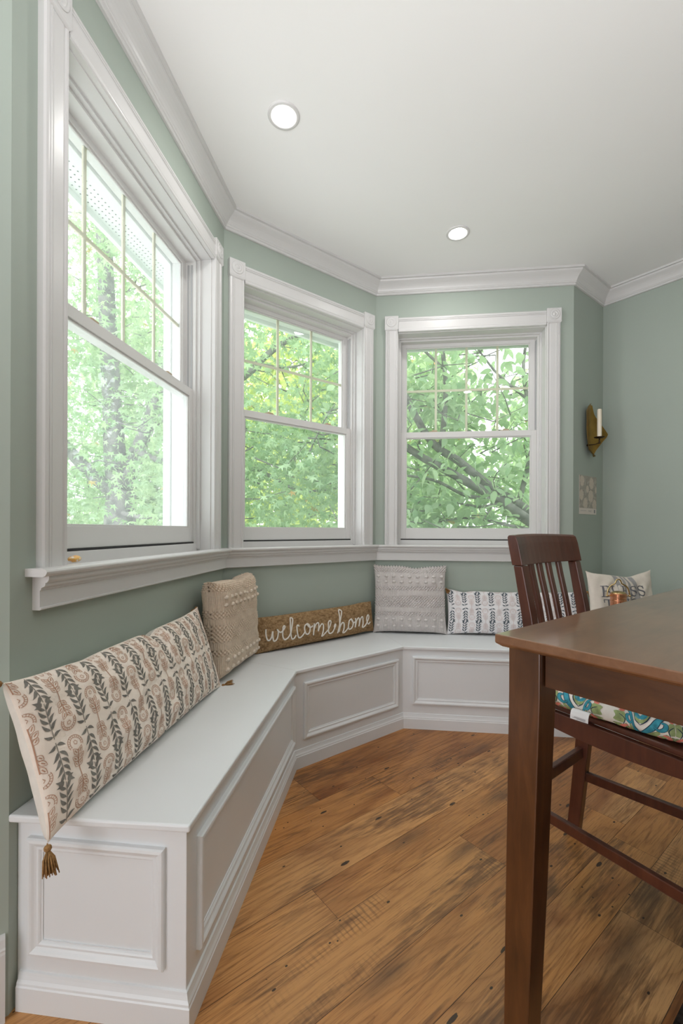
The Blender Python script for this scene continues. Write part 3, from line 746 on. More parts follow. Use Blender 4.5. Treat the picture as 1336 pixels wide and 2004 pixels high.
# ================================================================== CUSHIONS ON THE BENCH
class Pillow:
    def __init__(s, w, h, T, pin=.03, p=2.4, q=.5, wr=.002, seed=0, sag=0.0, dents=(), Tb=None, qb=None):
        s.Tb = Tb or T; s.qb = qb or q; s.w, s.h, s.T, s.pin, s.p, s.q, s.wr, s.sag, s.dents = w, h, T, pin, p, q, wr, sag, dents
        r = np.random.default_rng(seed); s.ph = r.uniform(0, 6.28, (6, 2)); s.fr = r.uniform(2, 9, (6, 2))
    def f(s, S, Tt, side):
        S = np.clip(np.asarray(S, float), -1, 1); Tt = np.clip(np.asarray(Tt, float), -1, 1)
        x = s.w/2*S - s.pin*np.sign(S)*np.abs(S)**2.5*(1-np.abs(Tt)**3)
        z = s.h/2*Tt - s.pin*np.sign(Tt)*np.abs(Tt)**2.5*(1-np.abs(S)**5)
        env = np.clip((1-np.abs(S)**s.p)*(1-np.abs(Tt)**s.p), 0, 1)
        d = s.T*env**s.q if side < 0 else s.Tb*env**s.qb
        wv = sum(np.sin(s.fr[i, 0]*S*s.w*4+s.ph[i, 0])*np.sin(s.fr[i, 1]*Tt*s.h*5+s.ph[i, 1]) for i in range(6))
        d = d + s.wr*wv*env**.3
        for (ds, dt, rs, rt, amp) in s.dents:
            g = np.exp(-((S-ds)/rs)**2-((Tt-dt)/rt)**2); z = z-amp*g; d = d-amp*.6*g*env**.3
        y = -d if side < 0 else d
        y = y + s.sag*(S**2)
        return np.stack(np.broadcast_arrays(x, y, z), -1)
    def nrm(s, S, Tt, side):
        e = 2e-3; a = s.f(np.asarray(S)+e, Tt, side)-s.f(np.asarray(S)-e, Tt, side); b = s.f(S, np.asarray(Tt)+e, side)-s.f(S, np.asarray(Tt)-e, side)
        n = np.cross(a, b); n = n*(1 if side < 0 else -1); l = np.linalg.norm(n, axis=-1, keepdims=True)
        return n/np.maximum(l, 1e-9)
    def grid(s, mb, nx, nz, side, mi, disp=None, k=None):
        a = np.sin(np.linspace(-PI/2, PI/2, nx)); b = np.sin(np.linspace(-PI/2, PI/2, nz))
        a = .6*a+.4*np.linspace(-1, 1, nx); b = .6*b+.4*np.linspace(-1, 1, nz)
        if k:      # crowd the samples towards steep box-like edges
            la, lb = np.linspace(-1, 1, nx), np.linspace(-1, 1, nz)
            a = np.sign(la)*(1-(1-np.abs(la))**k); b = np.sign(lb)*(1-(1-np.abs(lb))**k)
        S, Tt = np.meshgrid(a, b); P = s.f(S, Tt, side)
        if disp is not None:
            n = s.nrm(np.clip(S, -.985, .985), np.clip(Tt, -.985, .985), side); 
            ax, az = S*s.w/2, Tt*s.h/2
            if k:  # stitches follow the cloth round the edge
                row, colm = P[nz//2], P[:, nx//2]
                cx = np.concatenate([[0], np.cumsum(np.linalg.norm(np.diff(row, axis=0), axis=1))]); cz = np.concatenate([[0], np.cumsum(np.linalg.norm(np.diff(colm, axis=0), axis=1))])
                ax = np.broadcast_to((cx-cx[nx//2])[None], S.shape); az = np.broadcast_to((cz-cz[-1]+s.h/2)[:, None], S.shape)*1.0
                az = Tt*s.h/2
            P = P + n*disp(ax, az)[..., None]
        idx = np.arange(nx*nz).reshape(nz, nx)
        q = np.stack([idx[:-1, :-1], idx[:-1, 1:], idx[1:, 1:], idx[1:, :-1]], -1).reshape(-1, 4)
        if side > 0: q = q[:, ::-1]
        mb.add(P.reshape(-1, 3).tolist(), [tuple(r) for r in q.tolist()], mi)
    def pt(s, x, z, off=0.0, side=-1):
        S, Tt = np.asarray(x)/(s.w/2), np.asarray(z)/(s.h/2)
        Sc, Tc = np.clip(S, -.975, .975), np.clip(Tt, -.975, .975)
        return s.f(S, Tt, side)+s.nrm(Sc, Tc, side)*off
    def stroke(s, mb, pts, wd, mi, off=.0009, closed=False, side=-1):
        p = np.array(pts); n = len(p)
        if closed: p = np.vstack([p, p[:1]]); n += 1
        d = np.gradient(p, axis=0)
        if closed: d[0] = d[-1] = p[1]-p[-2]
        d = d/np.maximum(np.linalg.norm(d, axis=1, keepdims=True), 1e-9); nn = np.stack([-d[:, 1], d[:, 0]], 1)*wd/2
        A, B = p+nn, p-nn
        m = (np.abs(p[:, 0]) < s.w/2*.992) & (np.abs(p[:, 1]) < s.h/2*.992)
        V = np.vstack([s.pt(A[:, 0], A[:, 1], off, side), s.pt(B[:, 0], B[:, 1], off, side)])
        mb.add(V.tolist(), [(i, n+i, n+i+1, i+1) for i in range(n-1) if m[i] and m[i+1]], mi)
    def leaf(s, mb, x, z, ang, ln, wd, mi, off=.0009, side=-1):
        k = 6; t = np.linspace(0, 1, k); w_ = wd/2*np.sin(PI*t**.75)*(1-.15*t); ca, sa = math.cos(ang), math.sin(ang)
        bend = .12*ln*np.sin(PI*t)
        lx, ly = t*ln, bend
        A = np.stack([x+lx*ca-(ly+w_)*sa, z+lx*sa+(ly+w_)*ca], 1); B = np.stack([x+lx*ca-(ly-w_)*sa, z+lx*sa+(ly-w_)*ca], 1)
        if np.any(np.abs(np.vstack([A, B])[:, 0]) > s.w/2*.99) or np.any(np.abs(np.vstack([A, B])[:, 1]) > s.h/2*.99): return
        V = np.vstack([s.pt(A[:, 0], A[:, 1], off, side), s.pt(B[:, 0], B[:, 1], off, side)])
        mb.add(V.tolist(), [(i, k+i, k+i+1, i+1) for i in range(k-1)], mi)

def block_print(P, mb, mv, mp, cell=.083, per=.18, x_off=0.0, z_off=0.0):
    nc = int(P.w/cell)+2; nrw = int(P.h/per)+2
    for c in range(-nc, nc+1):
        x = x_off+c*cell
        if abs(x) < P.w/2+.03:
            for r in range(-nrw, nrw+1):
                z0 = z_off+r*per
                if abs(z0) > P.h/2+per: continue
                for sg in (1, -1):       # two mirrored runs of leaves meeting at a node
                    for i in range(5):
                        zz = z0+sg*(.009+i*.0158); up = sg*(PI/2)
                        for lr in (1, -1):
                            sp = .66 if i > 0 else 1.15
                            P.leaf(mb, x+lr*.0015, zz, up-lr*sg*sp if True else 0, .0245 if i else .021, .0078, mv)
                    P.stroke(mb, [(x, z0+sg*t) for t in np.linspace(.004, .088, 10)], .0016, mv)
                    for lr in (1, -1):
                        P.leaf(mb, x+lr*.004, z0+sg*.0895, (0 if lr > 0 else PI)+lr*sg*-.35, .019, .008, mv)
        xm = x+cell/2
        if abs(xm) < P.w/2+.03:
            for r in range(-nrw, nrw+1):
                z0 = z_off+r*per+(per/2 if c % 2 else 0)
                if abs(z0) > P.h/2+per: continue
                for sg in (1, -1):
                    zc = z0+sg*.064; 
                    arc = lambda R: [(xm+R*math.sin(t), zc+sg*R*math.cos(t)) for t in np.linspace(-2.05, 2.05, 22)]
                    P.stroke(mb, arc(.0185), .0013, mp); P.stroke(mb, arc(.0130), .0012, mp)
                    for t in np.linspace(-1.9, 1.9, 13):
                        P.stroke(mb, [(xm+R*math.sin(t), zc+sg*R*math.cos(t)) for R in (.0130, .0158, .0185)], .0010, mp)
                    P.stroke(mb, [(xm+.0042*(1+.18*math.cos(5*t))*math.cos(t), zc+sg*.002+.0042*(1+.18*math.cos(5*t))*math.sin(t)) for t in np.linspace(0, 2*PI, 16)[:-1]], .0012, mp, closed=True)
                    P.stroke(mb, [(xm, z0+sg*t) for t in np.linspace(.0, .050, 8)], .0020, mp)
                    for (zz, ln, an) in ((.012, .017, .75), (.024, .021, .85), (.036, .022, .55)):
                        for lr in (1, -1):
                            a0 = PI/2-lr*an; t = np.linspace(0, 1, 9); w_ = .0052*np.sin(PI*t)
                            ca, sa = math.cos(a0), math.sin(a0)
                            o = [(xm+ca*l*ln-sa*q, z0+sg*(zz+sa*l*ln+ca*q)) for l, q in list(zip(t, w_))+list(zip(t[::-1], -w_[::-1]))[1:-1]]
                            P.stroke(mb, o, .0012, mp, closed=True)
                            P.stroke(mb, [(xm+ca*l*ln, z0+sg*(zz+sa*l*ln)) for l in (.35, .55, .75)], .0022, mp)

def tassel(parent, p, d, ln=.05, name='tassel', seed=1):
    r = random.Random(seed); mb = MB(); d = Vector(d).normalized(); p = Vector(p)
    a = d.orthogonal().normalized(); b = d.cross(a)
    mb.tube([p, p+d*.004], .0015, 6); c = p+d*.009
    mb.tube([c-d*.0065, c-d*.005, c-d*.002, c+d*.002, c+d*.005, c+d*.0075], [.002, .0055, .0075, .0075, .0055, .004], 12)
    for i in range(46):
        th = r.uniform(0, 2*PI); k_ = r.uniform(.15, 1)**.5; q = a*math.cos(th)+b*math.sin(th)
        s0 = c+d*.006+q*(.003*k_); m_ = c+d*(.02+r.uniform(-.002, .002))+q*(.009*k_+.002); e = c+d*(ln+r.uniform(-.008, .004))+q*(.014*k_+.002)+Vector((0, 0, -.004))
        mb.tube([s0, m_, e], [.0013, .0016, .0010], 5)
    return mb.build(name, M_tassel, parent, smooth=True)
def pillow_root(name, label, cat, w, u, n, z, tilt=0.0, yaw=0.0, roll=0.0):
    o = thing(name, label, cat, at(w, u, n, z)); o.rotation_mode = 'XYZ'
    M_ = Matrix.Rotation(rz(w)+yaw, 4, 'Z') @ Matrix.Rotation(-tilt, 4, 'X') @ Matrix.Rotation(roll, 4, 'Y')
    o.rotation_euler = M_.to_euler(); return o

# 1. long block-printed cushion at the near end
pr1 = pillow_root('lumbar_cushion', 'long cream cushion with charcoal vine print overhanging the near bench end', 'cushion', 'L', .398, .106, .623, math.radians(17.5))
P = Pillow(.945, .345, .056, .016, 3.0, .55, .0016, 3, Tb=.075, qb=.36, dents=((.17, .93, .07, .35, .016), (-.5, .95, .1, .3, .004)))
mb = MB(); P.grid(mb, 150, 70, -1, 0); P.grid(mb, 60, 30, 1, 3); block_print(P, mb, 1, 2, x_off=-.012, z_off=.012)
mb.build('cover', [M_print, M_vine, M_peach, M_white_bk], pr1, smooth=True)
c = lambda s, t: P.f(s, t, -1)
tassel(pr1, c(-1, -1), (-.15, .05, -1), .046, seed=2); tassel(pr1, c(1, -1), (.7, -1.0, -.12), .040, seed=3); tassel(pr1, c(-1, 1), (-1, .2, .1), .04, seed=4); tassel(pr1, c(1, 1), (.1, 1, -.6), .03, seed=5)

# 2./4. knitted square cushions
def knit_disp(h, cols=.0088):
    def D_(x, z):
        t = h/2-z                                   # distance from the top edge
        rib = .0036*(np.abs(np.sin(PI*x/cols))**.6-.5) + .0005*np.sin(2*PI*(z/.0062+np.abs(((x/cols) % 1)-.5)*1.6))
        seed_ = .0060*(np.sin(PI*x/cols)*np.sin(PI*z/.0088))
        band = ((t < .045) | ((t > .135) & (t < .165)) | ((t > .195) & (t < .268)) | ((t > .298) & (t < .325))).astype(float)
        return band*seed_ + (1-band)*rib
    return D_
def bobbles(P, mb, mi, r=1.0, seed=0):
    rr = random.Random(seed)
    for t in (.072, .108, .345, .388):
        n = int(P.w/.050)
        for i in range(n):
            x = -P.w/2+.028+(P.w-.056)*i/(n-1)+rr.uniform(-.003, .003)
            q = P.pt(x, P.h/2-t, .003); 
            mb.ball(q, .0115*r, .008*r, .0088*r, 8, mi)
            mb.ball(P.pt(x-.007, P.h/2-t-.002, .003), .006, .006, .005, 6, mi)
kn1 = pillow_root('knit_cushion', 'beige chunky knit cushion with bobbles standing in the left bay corner', 'cushion', 'L', 1.118, .108, .6788, math.radians(3), math.radians(-2), math.radians(1))
P = Pillow(.455, .425, .070, .016, 7.0, .27, .0014, 5, dents=((.30, .95, .2, .35, .018), (-.95, .95, .25, .3, .006)), Tb=.054, qb=.27)
mb = MB(); P.grid(mb, 421, 241, -1, 0, knit_disp(.425), 2.1); P.grid(mb, 261, 161, 1, 0, knit_disp(.425, .0088), 2.1); bobbles(P, mb, 1, 1.0, 2)
mb.build('cover', [M_knit, M_bobble], kn1, smooth=True)
kn2 = pillow_root('knit_cushion', 'pale grey knit bobble cushion propped in the right bay corner', 'cushion', 'R', .222, .078, .675, math.radians(8))
P = Pillow(.462, .432, .054, .012, 3.2, .48, .0016, 6, dents=((.15, 1.0, .22, .3, .010), (-.4, 1.0, .3, .3, -.004)))
mb = MB(); P.grid(mb, 210, 200, -1, 0, knit_disp(.432)); P.grid(mb, 60, 60, 1, 0); bobbles(P, mb, 1, 1.0, 8)
mb.build('cover', [M_knit2, plain('grey_yarn', (.66, .62, .60), .95, .1, var=.05, vscale=120, bmp=.3, bscale=500)], kn2, smooth=True)

# 3. jute "welcome home" cushion
JU, JZ = .568, .556
ju = pillow_root('jute_cushion', 'long braided jute cushion with white welcome home lettering', 'cushion', 'M', JU, .054, JZ+.0015, math.radians(8), 0, math.radians(-.5))
P = Pillow(.838, .186, .043, .006, 3.5, .5, .0012, 9, dents=((.8, -.0, .15, 2, -.006),))
def jdisp(x, z):
    rz_ = .0135; k_ = (z/rz_) % 1; tri = np.abs(k_-.5)*2
    return .0022*(np.sin(PI*k_)**.7) + .0012*np.sin(2*PI*(x/.0125+.45*tri+np.floor(z/rz_)*.5))
mb = MB(); P.grid(mb, 420, 90, -1, 0, jdisp); P.grid(mb, 60, 20, 1, 0)
jc = mb.build('cover', M_jute, ju, smooth=True)
W_ = [[(0.204, 0.584), (0.201, 0.561), (0.204, 0.538), (0.21, 0.526), (0.22, 0.526), (0.23, 0.54), (0.236, 0.556), (0.241, 0.568), (0.237, 0.545), (0.24, 0.525), (0.246, 0.516), (0.259, 0.522), (0.269, 0.54), (0.272, 0.563), (0.267, 0.575), (0.274, 0.565), (0.288, 0.558), (0.305, 0.57), (0.315, 0.583), (0.309, 0.588), (0.301, 0.579), (0.298, 0.553), (0.3, 0.527), (0.307, 0.515), (0.318, 0.516), (0.332, 0.525), (0.349, 0.552), (0.362, 0.591), (0.368, 0.617), (0.362, 0.626), (0.354, 0.622), (0.35, 0.593), (0.347, 0.552), (0.349, 0.523), (0.356, 0.511), (0.368, 0.514), (0.38, 0.53)],
[(0.404, 0.571), (0.401, 0.579), (0.392, 0.577), (0.387, 0.559), (0.389, 0.535), (0.396, 0.516), (0.408, 0.511), (0.422, 0.521), (0.438, 0.537)],
[(0.454, 0.58), (0.442, 0.572), (0.438, 0.552), (0.443, 0.53), (0.454, 0.521), (0.469, 0.529), (0.476, 0.549), (0.472, 0.568), (0.461, 0.579), (0.454, 0.58), (0.468, 0.563), (0.483, 0.558), (0.494, 0.565)],
[(0.505, 0.576), (0.503, 0.555), (0.498, 0.531), (0.494, 0.511), (0.499, 0.534), (0.512, 0.563), (0.526, 0.576), (0.535, 0.572), (0.535, 0.551), (0.529, 0.528), (0.535, 0.541), (0.548, 0.558), (0.559, 0.566), (0.567, 0.556), (0.564, 0.531), (0.556, 0.508), (0.554, 0.496), (0.569, 0.503), (0.584, 0.516), (0.607, 0.538), (0.623, 0.564), (0.619, 0.577), (0.607, 0.569), (0.6, 0.545), (0.6, 0.52), (0.61, 0.504), (0.627, 0.507), (0.643, 0.524), (0.657, 0.544), (0.654, 0.552), (0.647, 0.541), (0.649, 0.526)],
[(0.667, 0.495), (0.681, 0.531), (0.694, 0.574), (0.71, 0.61), (0.713, 0.623), (0.701, 0.632), (0.692, 0.619), (0.689, 0.581), (0.686, 0.537), (0.679, 0.503), (0.691, 0.536), (0.707, 0.553), (0.719, 0.548), (0.719, 0.526), (0.711, 0.505), (0.707, 0.495), (0.719, 0.493), (0.74, 0.507), (0.752, 0.518)],
[(0.777, 0.564), (0.76, 0.556), (0.752, 0.535), (0.754, 0.515), (0.765, 0.506), (0.781, 0.515), (0.79, 0.539), (0.785, 0.559), (0.777, 0.564), (0.792, 0.541), (0.808, 0.544)],
[(0.815, 0.566), (0.813, 0.546), (0.805, 0.511), (0.81, 0.524), (0.824, 0.551), (0.837, 0.563), (0.845, 0.555), (0.843, 0.529), (0.837, 0.512), (0.844, 0.529), (0.858, 0.554), (0.871, 0.563), (0.878, 0.555), (0.874, 0.525), (0.866, 0.503), (0.876, 0.499), (0.898, 0.512), (0.92, 0.533), (0.934, 0.555), (0.929, 0.567), (0.918, 0.56), (0.911, 0.541), (0.913, 0.52), (0.925, 0.511), (0.943, 0.523)]]
mb = MB()
for st in W_:
    q = catmull(st, 4); pts = [P.pt(x-JU, z-JZ, .0038) for x, z in q]
    mb.tube(pts, .0042, 8, flat=.7, up=(0, -1, 0))
lt = mb.build('lettering', M_rope, jc, smooth=True); lt['label'] = 'white yarn script reading welcome home'

# 5. second printed cushion along the right wall
pr2 = pillow_root('lumbar_cushion', 'long cushion with vine print painted in bluish-lit colours between the grey knit and grain-stripe cushions', 'cushion', 'R', .875, .072, .6005, math.radians(12))
P = Pillow(.85, .285, .048, .013, 3.2, .5, .0015, 12, dents=((-.75, 1.0, .10, .3, .010), (-.2, 1.0, .2, .3, .004)))
mb = MB(); P.grid(mb, 120, 60, -1, 0); P.grid(mb, 50, 30, 1, 3); block_print(P, mb, 1, 2, x_off=.013, z_off=.03)
mb.build('cover', [M_print2, M_vine2, M_peach2, M_white_bk], pr2, smooth=True)
tassel(pr2, P.f(-1, 1, -1), (.4, -1.0, -.6), .028, seed=7); tassel(pr2, P.f(1, 1, -1), (.6, -.5, -.6), .03, seed=8)

# 6. grain-stripe cushion with serif lettering
bl = thing('lettered_cushion', 'cream grain-stripe cushion with grey serif lettering leaning in the far right corner', 'cushion', (0, 0, 0))
A_, B_ = at('R', 1.245, .215), at('R', 1.675, .075); dv = (B_-A_).normalized(); mid = (A_+B_)/2
ang = math.atan2(dv.y, dv.x); bl.location = (mid.x, mid.y, .672)
bl.rotation_euler = (Matrix.Rotation(ang, 4, 'Z') @ Matrix.Rotation(-math.radians(7), 4, 'X')).to_euler()
P = Pillow(.455, .42, .062, .022, 2.6, .5, .003, 21, dents=((.25, 1.0, .3, .35, .020), (-.15, 1.0, .3, .3, .008)))
mb = MB(); P.grid(mb, 90, 90, -1, 0); P.grid(mb, 40, 40, 1, 0)
for xc, wd in ((-.056, .030), (-.016, .016), (.013, .016), (.056, .032)):
    P.stroke(mb, [(xc+.004*math.sin(t*9), t) for t in np.linspace(-.205, .205, 60)], wd, 1, .0007)
def glyph(ch, x, z, h, w):
    lines = []; sf = h*.16; v = h*.15; th = h*.065
    def vs(px, z0=0, z1=1): lines.append(([(x+px*w, z+h*(z0+(z1-z0)*t)) for t in np.linspace(0, 1, 8)], v))
    def hs(p0, p1, pz, t_=th): lines.append(([(x+w*(p0+(p1-p0)*t), z+h*pz) for t in np.linspace(0, 1, 6)], t_))
    def arc(cx, cz, rx, rz_, a0, a1, t_): lines.append(([(x+w*(cx+rx*math.cos(a)), z+h*(cz+rz_*math.sin(a))) for a in np.linspace(a0, a1, 18)], t_))
    e = .03
    if ch == 'B':
        vs(.22); hs(0, .5, e); hs(0, .5, 1-e); hs(.2, .5, .53)
        arc(.5, .765, .30, .205, -PI/2, PI/2, v*.8); arc(.5, .28, .38, .25, -PI/2, PI/2, v*.8)
    if ch == 'L': vs(.25); hs(0, .95, e); hs(0, .5, 1-e); lines.append(([(x+w*.93, z+h*t) for t in (0, .15, .30)], th*1.4))
    if ch == 'E':
        vs(.24); hs(0, .95, e); hs(0, .92, 1-e); hs(.2, .65, .52)
        for px, z0, z1 in ((.93, 0, .28), (.90, .74, 1), (.65, .40, .64)): lines.append(([(x+w*px, z+h*(z0+(z1-z0)*t)) for t in (0, .5, 1)], th*1.3))
    if ch == 'S':
        arc(.5, .745, .34, .225, .25, PI, th*1.6); arc(.5, .255, .38, .225, -PI*.97, 0, th*1.6)
        lines.append((catmull([(x+w*.16, z+h*.745), (x+w*.22, z+h*.60), (x+w*.5, z+h*.51), (x+w*.80, z+h*.40), (x+w*.88, z+h*.255)], 5), v))
        lines.append(([(x+w*.84, z+h*t) for t in (.68, .82, .97)], th*1.3)); lines.append(([(x+w*.11, z+h*t) for t in (.03, .18, .33)], th*1.3))
    if ch == 'T':
        vs(.5); hs(.02, .98, 1-e); hs(.3, .7, e)
        for px in (.04, .96): lines.append(([(x+w*px, z+h*t) for t in (.72, .86, 1)], th*1.4))
    if ch == 'H':
        vs(.2); vs(.8); hs(0, .42, e); hs(.58, 1, e); hs(0, .42, 1-e); hs(.58, 1, 1-e); hs(.2, .8, .52)
    if ch == 'I': vs(.5); hs(.2, .8, e); hs(.2, .8, 1-e)
    for pts, wd in lines: P.stroke(mb, np.array(pts), wd, 2, .0013)
x = -.178
for ch, w in zip('BLESS', (.062, .053, .056, .050, .050)): glyph(ch, x, .056, .068, w); x += w+.006
x = -.168
for ch, w in zip('THIS', (.064, .064, .030, .050)): glyph(ch, x, -.026, .068, w); x += w+.007
mb.build('cover', [M_canvas, M_stripe, M_letter], bl, smooth=True)

# ================================================================== LANTERN on the bench
lx = at('R', 1.335, .37, SEAT+.0005)
ln = thing('lantern', 'small copper lantern with brass bail handle standing on the bench', 'lantern', tuple(lx), rz('R'))
mb = MB(); mb.lathe([(.046, 0), (.046, .008), (.040, .014), (.040, .045), (.043, .050), (.030, .060), (.024, .066)], 32); mb.build('base', M_copper, ln, smooth=True, auto=40)
M_gl2 = M_glass
mb = MB(); mb.lathe([(.026, .066), (.037, .095), (.042, .135), (.038, .175), (.030, .205)], 32, caps=False); mb.build('globe', M_gl2, ln, smooth=True)
for k_ in range(4):
    a_ = PI/4+k_*PI/2; mb = MB(); mb.tube([(.041*math.cos(a_), .041*math.sin(a_), .045), (.049*math.cos(a_), .049*math.sin(a_), .13), (.039*math.cos(a_), .039*math.sin(a_), .222)], .002, 8); mb.build('guard_wire', M_brass2, ln, smooth=True)
mb = MB(); mb.lathe([(.030, .205), (.039, .215), (.039, .268), (.0405, .270), (.0405, .276), (.039, .278), (.039, .290), (.0405, .292), (.0405, .310), (.038, .3125)], 40); mb.build('chimney_cap', M_copper, ln, smooth=True, auto=35)
mb = MB(); mb.lathe([(.0375, .312), (.033, .318), (.022, .3235), (.008, .3255), (.001, .326)], 32); mb.build('dome_lid', M_brass2, ln, smooth=True)
for s_ in (-1, 1):
    mb = MB(); mb.tube([(s_*.036, -.002, .300), (s_*.058, -.002, .300)], .0035, 10); mb.ball((s_*.058, -.002, .300), .0065, .0065, .0065, 10); mb.build('handle_lug', M_brass2, ln, smooth=True)
hp = [(-.058, 0, .300), (-.056, 0, .318), (-.050, 0, .338), (-.038, 0, .354), (-.024, 0, .362), (-.017, 0, .367), (-.012, 0, .380), (-.005, 0, .388), (.005, 0, .388), (.012, 0, .380), (.017, 0, .367), (.024, 0, .362), (.038, 0, .354), (.050, 0, .338), (.056, 0, .318), (.058, 0, .300)]
mb = MB(); mb.tube(catmull(hp, 3), .0038, 10); mb.build('handle', M_brass2, ln, smooth=True)

# ================================================================== SCONCE, CANDLE, SAMPLE CARD, STONE
sc = thing('candle_sconce', 'aged brass wall sconce shaped like a folded leaf holding a candle', 'sconce', at('S', .24, 0, 1.60), rz('S'))
# folded sheet: centre crease against the wall, both wings leaning into the room, lobes top and bottom
rows = [(.000, -.030, -.012, -.055), (.012, -.055, -.004, -.050), (.045, -.092, .025, -.036), (.10, -.108, .066, -.026), (.135, -.116, .096, -.024), (.155, -.118, .104, -.024), (.18, -.120, .088, -.022), (.22, -.118, .058, -.022), (.262, -.120, .026, -.024), (.285, -.124, .012, -.028), (.315, -.112, -.004, -.040), (.335, -.085, -.025, -.052)]
mb = MB(); fr_, bk_ = [], []
for z, xl, xr, yc in rows:
    zf = z/.335; curl = -.030*max(0, 1-z/.05)-.022*max(0, (z-.28)/.055)
    left = (xl, -.030+curl*.6, z); cre = ((xl*.22+xr*.1) if z < .30 else (xl+xr)/2, -.006+curl, z); right = (xr, -.012-.55*max(0, xr)+curl*.5, z)
    ring = []
    for p_, q_, n_ in ((left, cre, 6), (cre, right, 6)):
        for j in range(n_):
            t = j/n_; bow = .006*math.sin(PI*t)
            ring.append((p_[0]+(q_[0]-p_[0])*t, p_[1]+(q_[1]-p_[1])*t+bow, z+.0*t))
    ring.append(right)
    fr_.append(ring); bk_.append([(x_, y_+.0016, z_) for x_, y_, z_ in ring])
mb.loft([f_+list(reversed(b_)) for f_, b_ in zip(fr_, bk_)], True, True)
mb.build('backplate', M_brass, sc, smooth=True, auto=50)
mb = MB(); mb.tube([(-.06, -.008, .072), (-.045, -.05, .074), (-.032, -.070, .082)], .0032, 8); mb.ball((-.032, -.070, .083), .0075, .0075, .0075, 10); mb.ball((-.06, -.008, .072), .007, .005, .007, 8)
mb.tube([(-.032, -.070, .083), (-.032, -.070, .112)], .004, 10); mb.build('arm', M_iron, sc, smooth=True)
mb = MB(); mb.lathe([(.004, .110), (.018, .112), (.030, .117), (.032, .120), (.030, .1195), (.014, .1145), (.0125, .1145), (.001, .1145)], 28, (-.032, -.070, 0)); mb.build('drip_pan', M_iron, sc, smooth=True)
cl = at('S', .24-.032, .070, 1.60+.1148)
cd = thing('taper_candle', 'unlit ivory candle standing on the brass wall sconce', 'candle', tuple(cl), rz('S'))
mb = MB(); mb.lathe([(.0135, 0), (.0135, .178), (.0125, .183), (.009, .1855), (.002, .184)], 28); mb.build('wax', M_wax, cd, smooth=True, auto=50)
mb = MB(); mb.tube([(0, 0, .183), (.0005, 0, .189), (.0018, 0, .194)], .0011, 6); mb.build('wick', M_wick, cd)

card = thing('wallpaper_sample', 'floral wallpaper sample card fixed on the wall below the sconce', 'sample card', at('S', .0815, 0, 1.222), rz('S'))
mb = MB(); CWD, CHT = .252, .251; mb.box(0, CWD, -.0022, -.0002, 0, CHT)
mb.add([(0, -.0026, .040), (CWD, -.0026, .040), (CWD, -.0026, CHT), (0, -.0026, CHT)], [(0, 1, 2, 3)], 1)
def flower(cx, cz, R, mi, k=9, seed=0):
    rr = random.Random(seed); n = 40; pts = []
    for i in range(n):
        t = 2*PI*i/n; r_ = R*(.80+.2*abs(math.cos(k*t/2)))*rr.uniform(.96, 1.04); pts.append((min(CWD-.001, max(.001, cx+r_*math.cos(t))), -.0029, min(CHT-.001, max(.042, cz+1.15*r_*math.sin(t)))))
    mb.add(pts+[(min(CWD-.001, max(.001, cx)), -.0030, cz)], [(i, (i+1) % n, n) for i in range(n)], mi)
rr = random.Random(5)
for i in range(40):
    x_, z_ = rr.uniform(.01, CWD-.01), rr.uniform(.05, CHT-.01); a_ = rr.uniform(0, PI); l_ = .022
    q = [(x_+dx*math.cos(a_)-dz*math.sin(a_), z_+dx*math.sin(a_)+dz*math.cos(a_)) for dx, dz in ((-l_, 0), (-.008, .006), (.008, .006), (l_, 0), (.008, -.006), (-.008, -.006))]
    mb.add([(min(CWD, max(0, px)), -.00275, min(CHT, max(.041, pz))) for px, pz in q], [(0, 1, 2, 3, 4, 5)], 3)
for i, (x_, z_, r_) in enumerate(((.035, .215, .033), (.175, .205, .036), (.115, .165, .022), (.028, .125, .032), (.165, .120, .038), (.085, .070, .034), (.22, .065, .034), (.245, .165, .02))): flower(x_, z_, r_, 2, 8+i % 4, i)
for x0_, x1_, z_ in ((.015, .100, .022), (.125, .180, .025), (.130, .172, .018)):
    mb.add([(x0_, -.0026, z_), (x1_, -.0026, z_), (x1_, -.0026, z_+.0018), (x0_, -.0026, z_+.0018)], [(0, 1, 2, 3)], 4)
mb.box(.214, .232, -.0028, -.002, .010, .032, 4)
mb.build('card', [M_paper, M_cardbg, M_cardfl, M_cardlf, M_ink], card)

def stone_mat():
    m, nt, b = nodes_of('banded_stone'); o = N(nt, 'ShaderNodeTexCoord').outputs['Object']
    f = noise(nt, mapping(nt, o, (50, 50, 70)), 1.0, 3, .5, .5); r = ramp(nt, [(.36, (.80, .42, .10)), (.48, (.80, .50, .18)), (.54, (.78, .72, .68))]); L(nt, f, r.inputs[0])
    L(nt, r.outputs[0], b.inputs['Base Color']); setin(b, Roughness=.25); b.inputs['Subsurface Weight'].default_value = .15; return m
stone = MB(); rings = []
for i in range(11):
    ph = PI*i/10; rr_ = max(.02, math.sin(ph))**.75; zz = -math.cos(ph)
    rings.append([(.021*rr_*math.copysign(abs(math.cos(t))**.8, math.cos(t))*(1+.06*math.sin(2*t+1)), .0145*rr_*math.copysign(abs(math.sin(t))**.8, math.sin(t)), .0095+.0095*(zz if zz < 0 else zz*(1+.15*math.cos(t)))) for t in np.linspace(0, 2*PI, 25)[:-1]])
stone.loft(rings)
so = stone.build('polished_stone', stone_mat(), smooth=True, mtx=Matrix.Translation(at('L', .248, -.030, 1.0181)) @ Matrix.Rotation(rz('L')+.15, 4, 'Z'))
tag(so, 'small orange and white polished stone on the left window sill', 'stone')

